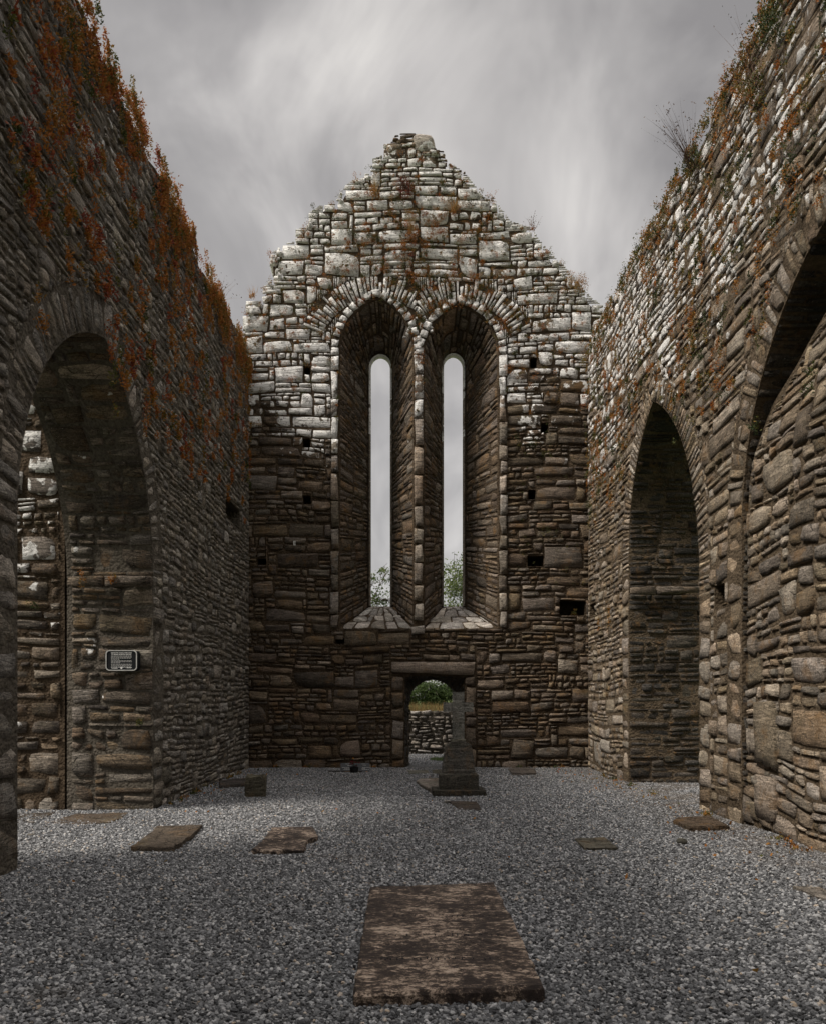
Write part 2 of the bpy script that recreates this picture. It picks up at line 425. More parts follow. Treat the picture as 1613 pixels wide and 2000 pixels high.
def masonry(parent, rects, fmap, m, warp, piece='stone', limit=300, stuff='rubble_stone', flip=False, n=5, **kw):
    """the pieces that show largest become parts of their own, the rest one joined part"""
    if not rects: return 0
    V, sr = stone_arrays(rects, fmap, warp, n=n, **kw)
    c = V.mean(axis=1)
    A = np.array(rects); area = (A[:, 1] - A[:, 0]) * (A[:, 3] - A[:, 2])
    Yc = np.maximum(c[:, 1], 1.0)
    px = (c[:, 0] / Yc * F + VX); py = VY - (c[:, 2] - EYE) / Yc * F
    ext = V.max(axis=1) - V.min(axis=1)
    vis = (px > -10) & (px < 1623) & (py > -10) & (py < 2010) & (c[:, 1] > 3)
    score = area * np.where(ext[:, 1] > .15, np.abs(c[:, 0]) / Yc, 1.0) / Yc ** 2 * np.where(vis, 1, 1e-4)
    order = np.argsort(-score)
    ind = [i for i in order[:limit] if vis[i]]
    fc = grid_faces(n, flip)
    nm = (n + 1) ** 2
    for i in ind:
        mesh_obj(piece, V[i], fc, m, parent, {'srand': np.full(nm, sr[i])})
    iset = set(int(i) for i in ind)
    rest = np.array([i for i in range(len(rects)) if i not in iset], dtype=int)
    if len(rest):
        Vr = V[rest].reshape(-1, 3)
        Fr = (fc[None] + (np.arange(len(rest)) * nm)[:, None, None]).reshape(-1, 4)
        mesh_obj(stuff, Vr, Fr, m, parent, {'srand': np.repeat(sr[rest], nm)}, kind='stuff')
    return len(ind)

def arc_side(ys, zs, ya, za, n=14):
    """circular arc from (ys,zs), vertical tangent there, to the apex"""
    d = ya - ys; h = za - zs; Rr = (d * d + h * h) / (2 * abs(d)); c = ys + math.copysign(Rr, d)
    a1 = math.asin(min(1, h / Rr))
    return [(c - math.copysign(Rr, d) * math.cos(a1 * i / n), zs + Rr * math.sin(a1 * i / n)) for i in range(n + 1)]
def arch_profile(u0, u1, zb, zs0, zs1, ua, za, nj=14, na=14):
    a = [(u0, zb + (zs0 - zb) * i / nj) for i in range(nj)] + arc_side(u0, zs0, ua, za, na)
    b = [(u1, zb + (zs1 - zb) * i / nj) for i in range(nj)] + arc_side(u1, zs1, ua, za, na)[:-1]
    return a + b[::-1]                  # left base, up, apex, down, right base
def resample(pts, n):
    P = np.array(pts); s = np.r_[0, np.cumsum(np.hypot(*np.diff(P, axis=0).T))]
    q = np.linspace(0, s[-1], n); return np.stack([np.interp(q, s, P[:, 0]), np.interp(q, s, P[:, 1])], 1)
def in_poly(poly):
    P = np.array(poly)
    def f(u, v):
        r = np.zeros(u.shape, bool); n = len(P)
        for i in range(n):
            x1, y1 = P[i]; x2, y2 = P[(i + 1) % n]
            if y1 == y2: continue
            c = ((y1 > v) != (y2 > v)) & (u < (x2 - x1) * (v - y1) / (y2 - y1) + x1)
            r ^= c
        return r
    return f
def offset_curve(pts, d):
    """offset to the left-hand (outer) side of a profile that runs left base -> apex -> right base"""
    P = np.array(pts); T = np.gradient(P, axis=0); T /= np.linalg.norm(T, axis=1)[:, None] + 1e-9
    return P + np.stack([-T[:, 1], T[:, 0]], 1) * d
def core(parent, outer, holes_f, holes_b, map_f, map_b, m, pockets=(), name='wall_core', map_p=None, zb=0):
    """front sheet with holes, back sheet with holes, reveals between, outer edges"""
    V = []; Fc = []
    def sheet(polys, mp, rev):
        loops = [[Vector((p[0], p[1], 0)) for p in q] for q in polys]
        tris = geometry.tessellate_polygon(loops); flat = [p for q in polys for p in q]
        b = len(V); V.extend(mp(p[0], p[1]) for p in flat)
        Fc.extend(tuple(b + i for i in (t[::-1] if rev else t)) for t in tris)
    sheet([outer] + holes_f + list(pockets), map_f, False); sheet([outer] + holes_b, map_b, True)
    def ruled(pa, pb, ma, mb, closed):
        b = len(V); n = len(pa)
        V.extend(ma(*p) for p in pa); V.extend(mb(*p) for p in pb)
        for i in range(n if closed else n - 1):
            j = (i + 1) % n; Fc.append((b + i, b + j, b + n + j, b + n + i))
    ruled(outer, outer, map_f, map_b, True)
    for a, c in zip(holes_f, holes_b): ruled(a, c, map_f, map_b, True)
    for p in pockets:
        ruled(p, p, map_f, map_p, True); b = len(V); V.extend(map_p(*q) for q in p); Fc.append(tuple(range(b, b + len(p))))
    return mesh_obj(name, V, Fc, m, parent, center=False)

XL, XR, YD = -3.42, 4.08, 17.6
TL, TR, TG = 1.18, 1.31, 1.15
def rough_edge(pts, seed, step=.22, amp=.05):
    """adds broken-stone steps to an outline"""
    r = random.Random(seed); out = []
    for a, b in zip(pts, pts[1:]):
        L = math.hypot(b[0] - a[0], b[1] - a[1]); n = max(1, int(L / step))
        for i in range(n):
            t = i / n; out.append((a[0] + (b[0] - a[0]) * t + r.uniform(-amp, amp) * .4, a[1] + (b[1] - a[1]) * t + r.uniform(-amp, amp)))
    out.append(pts[-1]); return out

# ================================================================== GABLE
gx = lambda px: (px - VX) / (F / YD)
gz = lambda py: EYE - (py - VY) / (F / YD)
gp = [(455, 655), (472, 648), (476, 618), (480, 618), (480, 590), (512, 588), (512, 566), (538, 540), (540, 524), (528, 522), (528, 497), (545, 480), (575, 472), (575, 446), (598, 442),
      (600, 416), (624, 402), (655, 397), (668, 372), (682, 356), (724, 338), (728, 313), (748, 304), (749, 283), (767, 280), (770, 266), (806, 262), (822, 268),
      (842, 291), (868, 300), (872, 320), (903, 334), (922, 356), (944, 386), (968, 392), (978, 406), (1000, 432), (1038, 446), (1056, 474), (1080, 500), (1100, 520), (1122, 545),
      (1142, 568), (1160, 588), (1182, 600), (1200, 640)]
g_top = [(gx(a), gz(b)) for a, b in gp]
g_outer = [(-4.72, -.3)] + [(-4.72, 9.2)] + g_top + [(5.2, 8.9), (5.2, -.3)]
gable = thing('gable_wall', (0, YD, 0), 'tall gable end wall with two lancet windows and a small doorway, whitened with lichen near its peak', 'gable wall')
def lancet(u0, u1, ua, za, zb, zs): return arch_profile(u0, u1, zb, zs, zs, ua, za, 16, 12)
wL_in = lancet(-1.42, .225, -.575, 10.42, 3.1, 9.25); wR_in = lancet(.455, 2.1, 1.22, 10.28, 3.1, 9.15)
wL_out = lancet(-.775, -.302, -.54, 9.60, 3.72, 9.33); wR_out = lancet(.931, 1.403, 1.167, 9.62, 3.72, 9.35)
door_in = [(.02, -.1), (.02, 1.0), (.02, 2.04), (.35, 2.04), (.69, 2.04), (1.02, 2.04), (1.352, 2.04), (1.352, 1.0), (1.352, -.1)]
door_in = resample(door_in, 33).tolist()
door_out = resample(arch_profile(.13, 1.24, -.1, 1.43, 1.43, .685, 1.985, 10, 10), 33).tolist()
def rectp(px, py, w, h): 
    x = gx(px); z = gz(py); return [(x - w / 2, z - h / 2), (x + w / 2, z - h / 2), (x + w / 2, z + h / 2), (x - w / 2, z + h / 2)]
putlog = [rectp(600, 724, .15, .2), rectp(599, 866, .17, .2), rectp(600, 976, .18, .2), rectp(1041, 709, .15, .23), rectp(1063, 836, .17, .24), rectp(1038, 966, .17, .22),
          rectp(1045, 1096, .36, .24), rectp(1117, 1187, .56, .34), rectp(664, 1252, .2, .13), rectp(512, 1097, .2, .14), rectp(955, 425, .1, .12)]
fm = lambda u, v: (u, YD, v)
bm_ = lambda u, v: (u, YD + TG, v)
g_core = [(x + (.07 if x < .3 else -.07), z - .13) if z > 9.0 else (x, z) for x, z in g_outer]
core(gable, g_core, [wL_in, wR_in, door_in], [wL_out, wR_out, door_out], fm, bm_, M['m_gable'], putlog, map_p=lambda u, v: (u, YD + .7, v))
gmap = lambda u, v, h: (u, YD - .026 - h, v)
gw = Warp(11, .010, .022)
ip_out = in_poly(g_outer)
RV = .2                 # dressed ring width
ringL = offset_curve(wL_in, RV); ringR = offset_curve(wR_in, RV)
block = [in_poly(np.array(ringL).tolist()), in_poly(np.array(ringR).tolist()), in_poly([(-.28, -.2), (-.28, 2.36), (1.62, 2.36), (1.62, -.2)])]
rel = []   # relieving arches over both lancets
for prof, uc, zc, a0, a1 in ((wL_in, -.575, 9.15, R(22), R(158)), (wR_in, 1.25, 9.05, R(25), R(158))):
    rel.append((uc, zc, a0, a1))
def in_rel(u, v):
    r = np.zeros(u.shape, bool)
    for uc, zc, a0, a1 in rel:
        d = np.hypot(u - uc, v - zc); an = np.arctan2(v - zc, u - uc)
        r |= (d > 1.24) & (d < 1.76) & (an > a0) & (an < a1)
    return r
pin = [in_poly(p) for p in putlog]
def g_in(u, v):
    r = ip_out(u, v) & ~in_rel(u, v)
    for b in block + pin: r &= ~b(u, v)
    return r & (u > -3.9) & (u < 4.6)
def g_size(u, v, r):
    x = r.random()
    if v > 12.8: return r.uniform(.2, .5), r.uniform(.07, .26)
    if v > 8.2: big = .6
    elif v > 3: big = .46
    else: big = .36
    if abs(u - .8) < 1.1 and v < 3.4: big = .12
    if x < big: return r.uniform(.42, .95), r.uniform(.2, .36)
    if x < big + .24: return r.uniform(.25, .6), r.uniform(.12, .22)
    if x < big + .3: return r.uniform(.25, .55), r.uniform(.07, .11)
    return r.uniform(.14, .36), r.uniform(.07, .18)
rects = layout(-3.96, 4.64, -.06, 14.2, g_in, g_size, seed=5, band=lambda v: (.17, .42) if v > 8 else (.13, .38), drop=.2)
masonry(gable, rects, gmap, M['gable'], gw, seed=21, gap=.006, rough=.007, prot=(-.005, .032))
# apex boulder stones
# dressed voussoirs and jamb stones round the lancets
def ring_map(prof, off0, normal_h, ysurf):
    P = resample(prof, 400); T = np.gradient(P, axis=0); T /= np.linalg.norm(T, axis=1)[:, None]
    s = np.r_[0, np.cumsum(np.hypot(*np.diff(P, axis=0).T))]
    Nn = np.stack([-T[:, 1], T[:, 0]], 1)
    def f(u, v, h):       # u along the profile, v outwards
        bx = np.interp(u, s, P[:, 0]); bz = np.interp(u, s, P[:, 1]); nx = np.interp(u, s, Nn[:, 0]); nz = np.interp(u, s, Nn[:, 1])
        q = v + off0
        return bx + nx * q, ysurf - h, bz + nz * q
    return f, s[-1]
def ring_rects(L, w, smin, smax, seed, s0=0, split=0, alt=.0, jamb=None):
    r = random.Random(seed); out = []; s = s0
    while s < L - .03:
        lo, hi = (smin, smax) if not jamb or jamb[0] < s < L - jamb[1] else (.16, .4)
        d = min(r.uniform(lo, hi), L - s)
        if L - s - d < smin * .5: d = L - s
        e = w * (1 + r.uniform(-alt, alt))
        if r.random() < split and hi < .35: 
            c = e * r.uniform(.4, .6); out += [(s, s + d, 0, c), (s, s + d, c, e)]
        else: out.append((s, s + d, 0, e))
        s += d
    return out
for prof, sd in ((wL_in, 31), (wR_in, 32)):
    f, L = ring_map(prof, .0, 1, YD - .05)
    L1 = 6.05
    jb = [(a, b, 0, RV) for a, b, _, _ in ring_rects(L1, RV, .3, .62, sd)]
    jc = [(L - b, L - a, 0, RV) for a, b, _, _ in ring_rects(L1, RV, .3, .62, sd + 7)]
    ar = ring_rects(L - L1, RV, .13, .2, sd + 3, s0=L1)
    if sd == 31: jc_m = jc; jb_use = jb + []
    use = jb if sd == 31 else jc
    masonry(gable, use, f, M['dressed'], None, piece='jamb_stone', seed=sd, gap=.004, rough=.002, prot=(.012, .02), rnd_corner=.3, flip=True)
    masonry(gable, ar, f, M['dressed'], None, piece='voussoir', seed=sd + 1, gap=.006, rough=.003, prot=(.012, .026), rnd_corner=.5, flip=True)
# central mullion pier face
mm = lambda u, v, h: (u, YD - .05 - h, v)
r_ = random.Random(4); z = 3.25; mr = []
while z < 9.2:
    d = r_.uniform(.35, .7); d = min(d, 9.22 - z); mr.append((.228, .452, z, z + d)); z += d
masonry(gable, mr, mm, M['dressed'], None, piece='mullion_stone', seed=8, gap=.004, rough=.002, prot=(.015, .02), rnd_corner=.2)
masonry(gable, [(.175, .475, 2.93, 3.16)], mm, M['sill'], None, piece='mullion_foot', seed=9, gap=.002, rough=.001, prot=(.06, .061), rnd_corner=.1)
# relieving arch slabs
for k, (uc, zc, a0, a1) in enumerate(rel):
    rr = random.Random(50 + k); an = a0; rs = []
    while an < a1:
        d = rr.uniform(.065, .12) / 1.5; 
        lo = 1.25 + rr.uniform(0, .03); hi = 1.78 - (rr.uniform(0, .05) if rr.random() < .7 else rr.uniform(.1, .2))
        x = uc + math.cos(an) * hi
        lim = .34
        if (k == 0 and x < lim - .02) or (k == 1 and x > lim + .02):
            if rr.random() < .3: c = lo + (hi - lo) * rr.uniform(.35, .6); rs += [(an, an + d, lo, c), (an, an + d, c, hi)]
            else: rs.append((an, an + d, lo, hi))
        else:
            hi2 = max(lo + .1, min(hi, abs((lim - uc) / max(.05, abs(math.cos(an))))))
            rs.append((an, an + d, lo, hi2))
        an += d
    # stones measured in metres at radius 1.55
    RM = 1.55
    rs = [(a * RM, b * RM, c, d) for a, b, c, d in rs]
    fr = lambda u, v, h, uc=uc, zc=zc: (uc + np.cos(u / RM) * v, YD - .045 - h, zc + np.sin(u / RM) * v)
    masonry(gable, rs, fr, M['gable'], None, piece='relieving_slab', seed=60 + k, gap=.007, rough=.005, prot=(.0, .035), flip=True)
# splayed reveals
def reveal_map(pin_, pout, T0, T1, flipx=1):
    A = resample(pin_, 300); B = resample(pout, 300)
    s = np.r_[0, np.cumsum(np.hypot(*np.diff(A, axis=0).T))]; L = s[-1]
    Tn = np.gradient(A, axis=0); Tn /= np.linalg.norm(Tn, axis=1)[:, None]
    Nn = np.stack([-Tn[:, 1], Tn[:, 0]], 1)
    def f(u, v, h):       # u: depth 0..T, v along profile, h towards the opening
        t = u / T1; v = np.clip(v, 0, L)
        ax, az = np.interp(v, s, A[:, 0]), np.interp(v, s, A[:, 1]); bx, bz = np.interp(v, s, B[:, 0]), np.interp(v, s, B[:, 1])
        nx, nz = np.interp(v, s, Nn[:, 0]), np.interp(v, s, Nn[:, 1])
        return ax + (bx - ax) * t - nx * (h + .03), T0 + u, az + (bz - az) * t - nz * (h + .03)
    return f, L
def r_size(u, v, r):
    x = r.random()
    if x < .5: return r.uniform(.28, .6), r.uniform(.18, .34)
    if x < .8: return r.uniform(.2, .45), r.uniform(.1, .18)
    return r.uniform(.14, .25), r.uniform(.08, .14)
for k, (a, b) in enumerate(((wL_in, wL_out), (wR_in, wR_out))):
    f, L = reveal_map(a, b, YD, TG)
    rc = layout(.02, TG - .09, 0, L, None, r_size, seed=70 + k)
    masonry(gable, rc, f, M['splay'], Warp(71 + k, .006, .005), piece='splay_stone', limit=150, seed=80 + k, gap=.007, rough=.004, prot=(-.01, .006), flip=True)
    # outer chamfered slit frame
    P = resample(b, 150); fr_ = MB()
    Tn = np.gradient(P, axis=0); Tn /= np.linalg.norm(Tn, axis=1)[:, None]; Nn = np.stack([-Tn[:, 1], Tn[:, 0]], 1)
    V = []; Fc = []
    for p, n_ in zip(P, Nn):
        V += [(p[0] + n_[0] * .03, YD + TG - .14, p[1] + n_[1] * .03), (p[0] - n_[0] * .012, YD + TG - .10, p[1] - n_[1] * .012), (p[0] - n_[0] * .012, YD + TG + .02, p[1] - n_[1] * .012), (p[0] + n_[0] * .14, YD + TG + .02, p[1] + n_[1] * .14)]
    for i in range(len(P) - 1):
        for q in range(3): Fc.append((i * 4 + q, i * 4 + q + 1, i * 4 + 4 + q + 1, i * 4 + 4 + q))
    mesh_obj('slit_frame', V, Fc, M['dressed'], gable, {'srand': np.full(len(V), .4)})
    # sloping sill stones
    (u0, z0), (u1, _), (o0, z1), (o1, _) = a[0], a[-1], b[0], b[-1]
    def sm(u, v, h, u0=u0, u1=u1, o0=o0, o1=o1, z0=z0, z1=z1):
        x0 = u0 + (o0 - u0) * v / TG; x1 = u1 + (o1 - u1) * v / TG
        return x0 + (x1 - x0) * u / 1.6, YD + v - .03, z0 + (z1 - z0) * v / TG + h + .01
    rc = layout(0, 1.6, 0, TG - .02, None, lambda u, v, r: (r.uniform(.25, .6), r.uniform(.25, .5)), seed=90 + k, band=(.25, .5))
    masonry(gable, rc, sm, M['sill'], None, piece='sill_stone', seed=91 + k, gap=.006, rough=.005, prot=(.0, .015), flip=False)
# door dressings
masonry(gable, [(-.27, 1.6, 2.05, 2.36)], mm, M['dressed'], None, piece='door_lintel', seed=3, gap=.004, rough=.002, prot=(.02, .021), rnd_corner=.1)
dj = []
for x0, x1, sd in ((-.27, .015, 1), (1.357, 1.61, 2)):
    rr = random.Random(sd); z = -.05
    while z < 2.04:
        d = min(rr.uniform(.2, .5), 2.05 - z)
        if 2.05 - z - d < .12: d = 2.05 - z
        dj.append((x0, x1, z, z + d)); z += d
masonry(gable, dj, mm, M['gable'], None, piece='door_jamb_stone', seed=5, gap=.006, rough=.004, prot=(.0, .02), rnd_corner=.5)
fd, Ld = reveal_map(door_in, door_out, YD, TG)
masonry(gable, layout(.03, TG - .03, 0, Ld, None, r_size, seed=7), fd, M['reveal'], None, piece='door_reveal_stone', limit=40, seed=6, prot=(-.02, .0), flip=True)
# apex boulders: two larger weathered stones
def boulder(name, loc, dims, seed, m, parent=None, sub=3, rz=0, **kw):
    r = np.random.default_rng(seed); n = 8 * sub
    V = []; Fc = []
    k1, k2 = 8, 14
    for j in range(k1 + 1):
        th = math.pi * j / k1
        for i in range(k2):
            ph = 2 * math.pi * i / k2
            v = np.array([math.sin(th) * math.cos(ph), math.sin(th) * math.sin(ph), math.cos(th)])
            v = np.sign(v) * np.abs(v) ** .62; V.append(v)
    V = np.array(V)
    kk = r.normal(0, 1.7, (6, 3)); ph = r.uniform(0, 6, 6)
    d = 1 + sum(.05 * np.sin(V @ k + p) for k, p in zip(kk, ph)) 
    V = V * d[:, None] * np.array(dims) / 2
    c, s_ = math.cos(rz), math.sin(rz); V = V @ np.array([[c, s_, 0], [-s_, c, 0], [0, 0, 1]]) + np.array(loc)
    for j in range(k1):
        for i in range(k2): Fc.append((j * k2 + i, (j + 1) * k2 + i, (j + 1) * k2 + (i + 1) % k2, j * k2 + (i + 1) % k2))
    return mesh_obj(name, V, np.array(Fc), m, parent, {'srand': np.full(len(V), r.random())}, **kw)
cr_ = random.Random(12)
for (xa, za), (xb, zb) in zip(g_top, g_top[1:]):
    L = math.hypot(xb - xa, zb - za)
    if L < .05 or xa < -3.8 or xb > 4.5: continue
    nb = max(1, round(L / .34))
    for q in range(nb):
        t = (q + .5) / nb; x = xa + (xb - xa) * t; z = za + (zb - za) * t
        w_ = min(.5, max(.2, abs(xb - xa) / nb * 1.25)); h_ = cr_.uniform(.12, .24)
        inx = .1 if x < .3 else -.1
        boulder('coping_stone', (x + inx + cr_.uniform(-.03, .03), YD + TG / 2 - .01, z - h_ * .5 + cr_.uniform(-.03, .02)), (w_, TG + .02, h_), cr_.randint(0, 9999), M['gable'], gable, rz=cr_.uniform(-.04, .04))
boulder('coping_stone', (gx(826), YD + .2, gz(281)), (.5, .5, .42), 3, M['dressed'], gable)
boulder('coping_stone', (gx(768), YD + .15, gz(293)), (.44, .4, .26), 4, M['dressed'], gable)
boulder('coping_stone', (gx(536), YD + .1, gz(510)), (.2, .4, .26), 5, M['dressed'], gable)

# ================================================================== LEFT NAVE WALL
left = thing('nave_wall', (XL, 11, 0), 'long shaded grey rubble wall on the left, one open arch, rust-coloured plants along its top', 'wall')
la = arch_profile(7.04, 10.86, -.2, 3.1, 3.1, 9.12, 5.66)
lt = [(-6, 8.8), (4, 8.8)] + [(5301 / (788 - px), EYE + (VY - py) * (5301 / (788 - px)) / F) for px, py in
     [(0, -390), (40, -250), (90, -130), (145, -5), (160, 22), (178, 70), (202, 128), (232, 190), (262, 250), (290, 312), (318, 352), (345, 410), (372, 470), (390, 520), (420, 572), (440, 612), (462, 648), (480, 690)]]
lt = [(u, min(max(z, 8.6), 9.15)) for u, z in lt]
lt[-1] = (17.2, 9.1)
l_outer = [(-6, -.3)] + rough_edge(lt, 3, .3, .05) + [(YD + TG, 9.15), (YD + TG, -.3)]
bat = lambda u, v: .0 * np.clip(1 - v / 3.0, 0, 1) * np.clip((u - 8) / 2, 0, 1)
lpock = [[(15.3, 5.05), (16.6, 5.05), (16.6, 5.45), (15.3, 5.45)]]
core(left, l_outer, [la], [la], lambda u, v: (XL + float(bat(u, v)), u, v), lambda u, v: (XL - TL, u, v), M['m_left'], lpock, map_p=lambda u, v: (XL - .6, u, v))
lmap = lambda u, v, h: (XL + .016 + h + bat(u, v), u, v)
LR = .42
l_ring = in_poly(offset_curve(la, LR).tolist()); l_o = in_poly(l_outer); lp = in_poly(lpock[0])
l_in = lambda u, v: l_o(u, v) & ~l_ring(u, v) & ~lp(u, v) & (u > 4)
def l_size(u, v, r):
    x = r.random()
    if x < .06: return r.uniform(.4, .75), r.uniform(.16, .26)
    if x < .4: return r.uniform(.2, .42), r.uniform(.1, .2)
    if x < .6: return r.uniform(.18, .4), r.uniform(.06, .1)
    return r.uniform(.12, .3), r.uniform(.08, .17)
rects = layout(4, YD - .04, -.06, 9.25, l_in, l_size, cu=.035, cv=.028, seed=15, band=(.12, .32))
masonry(left, rects, lmap, M['left'], Warp(12, .014, .04), seed=22, gap=.004, rough=.006, prot=(-.004, .02), rnd_corner=.8)
f0, L = ring_map(la, 0, 1, 0)
def lring(u, v, h):
    a, _, z = f0(u, v, h * 0); return XL + .012 + h + bat(a, z), a, z
masonry(left, ring_rects(L, LR, .07, .2, 9, split=.25, alt=.12, jamb=(3.0, 3.0)), lring, M['left'], None, piece='voussoir', seed=10, gap=.003, rough=.005, prot=(-.004, .01))
f1, L = reveal_map(la, la, 0, TL)
def lrev(u, v, h):
    a, t, z = f1(u, v, h); return XL - t + bat(a, z) * (1 - u / TL), a, z
def rev_size(u, v, r):
    x = r.random()
    if x < .6: return r.uniform(.35, .85), r.uniform(.18, .36)
    if x < .88: return r.uniform(.2, .5), r.uniform(.1, .18)
    return r.uniform(.14, .3), r.uniform(.07, .14)
rr_ = layout(.0, TL - .02, 0, L, None, rev_size, seed=17, band=(.14, .4))
masonry(left, rr_, lrev, M['pier'], Warp(19, .008, .01), piece='reveal_stone', seed=18, gap=.006, rough=.007, prot=(-.02, .012), flip=True)
# impost ledge of the far jamb
def jamb_face(Y0): return lambda u, v, h: (u, Y0 - h, v)
masonry(left, [(XL - 1.14, XL - .62, 3.02, 3.2), (XL - .62, XL + .02, 3.03, 3.2)], jamb_face(10.78), M['pier'], None, piece='impost_stone', seed=3, gap=.006, depth=.0, prot=(.06, .08))

# wall of the side chapel, seen through the left arch
chap = thing('chapel_wall', (-6.5, 10.8, 0), 'paler lichen-spotted wall seen through the left arch, behind the near pier', 'wall')
ch_out = [(-9.5, -.3), (-9.5, 8.5), (-7.5, 8.2), (-6.2, 7.7), (-4.63, 7.3), (-4.63, -.3)]
core(chap, ch_out, [], [], lambda u, v: (u, 10.86, v), lambda u, v: (u, 11.9, v), M['m_gable'])
ci = in_poly(ch_out)
rects = layout(-8.2, -4.66, -.06, 7.8, ci, rev_size, seed=44, band=(.14, .42))
masonry(chap, rects, lambda u, v, h: (u, 10.84 - h, v), M['pier'], Warp(4, .01, .02), seed=45, gap=.012, rough=.01, prot=(-.01, .03))

# ================================================================== RIGHT NAVE WALL
right = thing('nave_wall', (XR, 11, 0), 'long sunlit brown rubble wall on the right, one open arch and one walled-up arch', 'wall')
ra = arch_profile(10.96, 14.4, -.2, 3.2, 4.2, 13.0, 6.4)
rb = arch_profile(5.0, 9.58, -.2, 3.6, 3.6, 7.25, 6.25)
rt = [(-6, 9.3), (4, 9.3), (7, 9.35)] + [(6324 / (px - 788), EYE + (VY - py) * (6324 / (px - 788)) / F) for px, py in
     [(1508, 0), (1480, 45), (1462, 90), (1430, 138), (1410, 178), (1390, 215), (1387, 255), (1362, 300), (1340, 330), (1318, 360), (1295, 405), (1265, 455), (1245, 492), (1222, 540), (1195, 585), (1178, 608), (1160, 640)]] + [(17.3, 9.3)]
r_outer = [(-6, -.3)] + rough_edge(rt, 5, .3, .05) + [(YD + TG, 9.3), (YD + TG, -.3)]
rpock = [[(10.1, 2.72), (10.42, 2.7), (10.42, 3.0), (10.1, 3.0)], [(16.9, 3.3), (17.45, 3.3), (17.45, 3.6), (16.9, 3.6)]]
core(right, r_outer, [ra, rb], [ra, rb], lambda u, v: (XR, u, v), lambda u, v: (XR + TR, u, v), M['m_right'], rpock, map_p=lambda u, v: (XR + .6, u, v))
rmap = lambda u, v, h: (XR - .015 - h, u, v)
r_ring = [in_poly(offset_curve(ra, .4).tolist()), in_poly(offset_curve(rb, .42).tolist())]; r_o = in_poly(r_outer); rp = [in_poly(p) for p in rpock]
def r_in(u, v):
    q = r_o(u, v) & (u > 3.6)
    for b in r_ring + rp: q &= ~b(u, v)
    return q
def rw_size(u, v, r):
    x = r.random(); k = 1.25 if u < 11 else 1.0
    if x < .2: a = (r.uniform(.4, .8), r.uniform(.17, .32))
    elif x < .55: a = (r.uniform(.22, .45), r.uniform(.1, .19))
    elif x < .7: a = (r.uniform(.18, .4), r.uniform(.07, .1))
    else: a = (r.uniform(.12, .32), r.uniform(.08, .18))
    return a[0] * k, a[1] * k
rects = layout(3.6, YD - .04, -.06, 9.45, r_in, rw_size, cu=.035, cv=.03, seed=25, band=(.13, .38))
masonry(right, rects, rmap, M['right'], Warp(14, .015, .04), seed=23, gap=.004, rough=.006, prot=(-.004, .022), rnd_corner=.8, flip=True)
for k, (pr, w_) in enumerate(((ra, .4), (rb, .42))):
    f0, L = ring_map(pr, 0, 1, 0)
    def rring(u, v, h, f0=f0):
        a, _, z = f0(u, v, h * 0); return XR - .014 - h, a, z
    masonry(right, ring_rects(L, w_, (.055, .1)[k], (.12, .26)[k], 29 + k, split=.3, alt=.12, jamb=(3.0, 4.0)), rring, M['right'], None, piece='voussoir', seed=33 + k, gap=.004, rough=.005, prot=(-.004, .014), flip=True)
    f1, L = reveal_map(pr, pr, 0, TR)
    def rrev(u, v, h, f1=f1):
        a, t, z = f1(u, v, h); return XR + t, a, z
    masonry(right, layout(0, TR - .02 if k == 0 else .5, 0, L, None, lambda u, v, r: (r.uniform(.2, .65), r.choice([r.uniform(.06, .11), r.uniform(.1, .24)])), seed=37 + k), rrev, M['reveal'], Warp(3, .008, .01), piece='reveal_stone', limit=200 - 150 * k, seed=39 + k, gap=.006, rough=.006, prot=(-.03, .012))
masonry(right, [(XR - .03, XR + .45, 3.38, 3.56), (XR + .45, XR + 1.26, 3.40, 3.56)], jamb_face(14.3), M['pier'], None, piece='impost_stone', seed=3, gap=.006, depth=.0, prot=(.08, .1))
# walled-up arch, set back, open slot under the crown
fill_p = [(u, min(z, z - .0)) for u, z in offset_curve(rb, -.03)]
fill_p = [(u, z - (.34 if z > 4.9 else 0) * min(1, (z - 4.9) / .6)) for u, z in fill_p]
SB = .2
sbf = lambda v: .04 + .26 * np.clip((v - 4.3) / 1.3, 0, 1)
MB_ = MB()
core(right, fill_p, [], [], lambda u, v: (XR + .02 + float(sbf(v)), u, v), lambda u, v: (XR + .95, u, v), M['m_right'], name='blocking_core')
fi = in_poly(fill_p)
masonry(right, layout(4.6, 9.7, -.06, 6, fi, rw_size, seed=41, band=(.16, .42), drop=.25), lambda u, v, h: (XR + sbf(v) - .006 - h, u, v), M['right'], Warp(9, .02, .05), piece='blocking_stone', seed=42, gap=.004, rough=.007, prot=(-.004, .02), flip=True)
# tall upright slabs set in the blocking and at the wall foot
ups = [((9.12, 9.55, 1.1 - .0, 1.75), 1), ]
ub = [(8.72, 9.28, .72, 1.52), (8.75, 9.3, .12, .66), (9.35, 9.75, .0, .42)]
masonry(right, ub, lambda u, v, h: (XR + .05 - .05 - h, u, v), M['right'], None, piece='upright_slab', seed=77, gap=.01, depth=.06, rough=.004, prot=(.0, .03), rnd_corner=.5, flip=True)

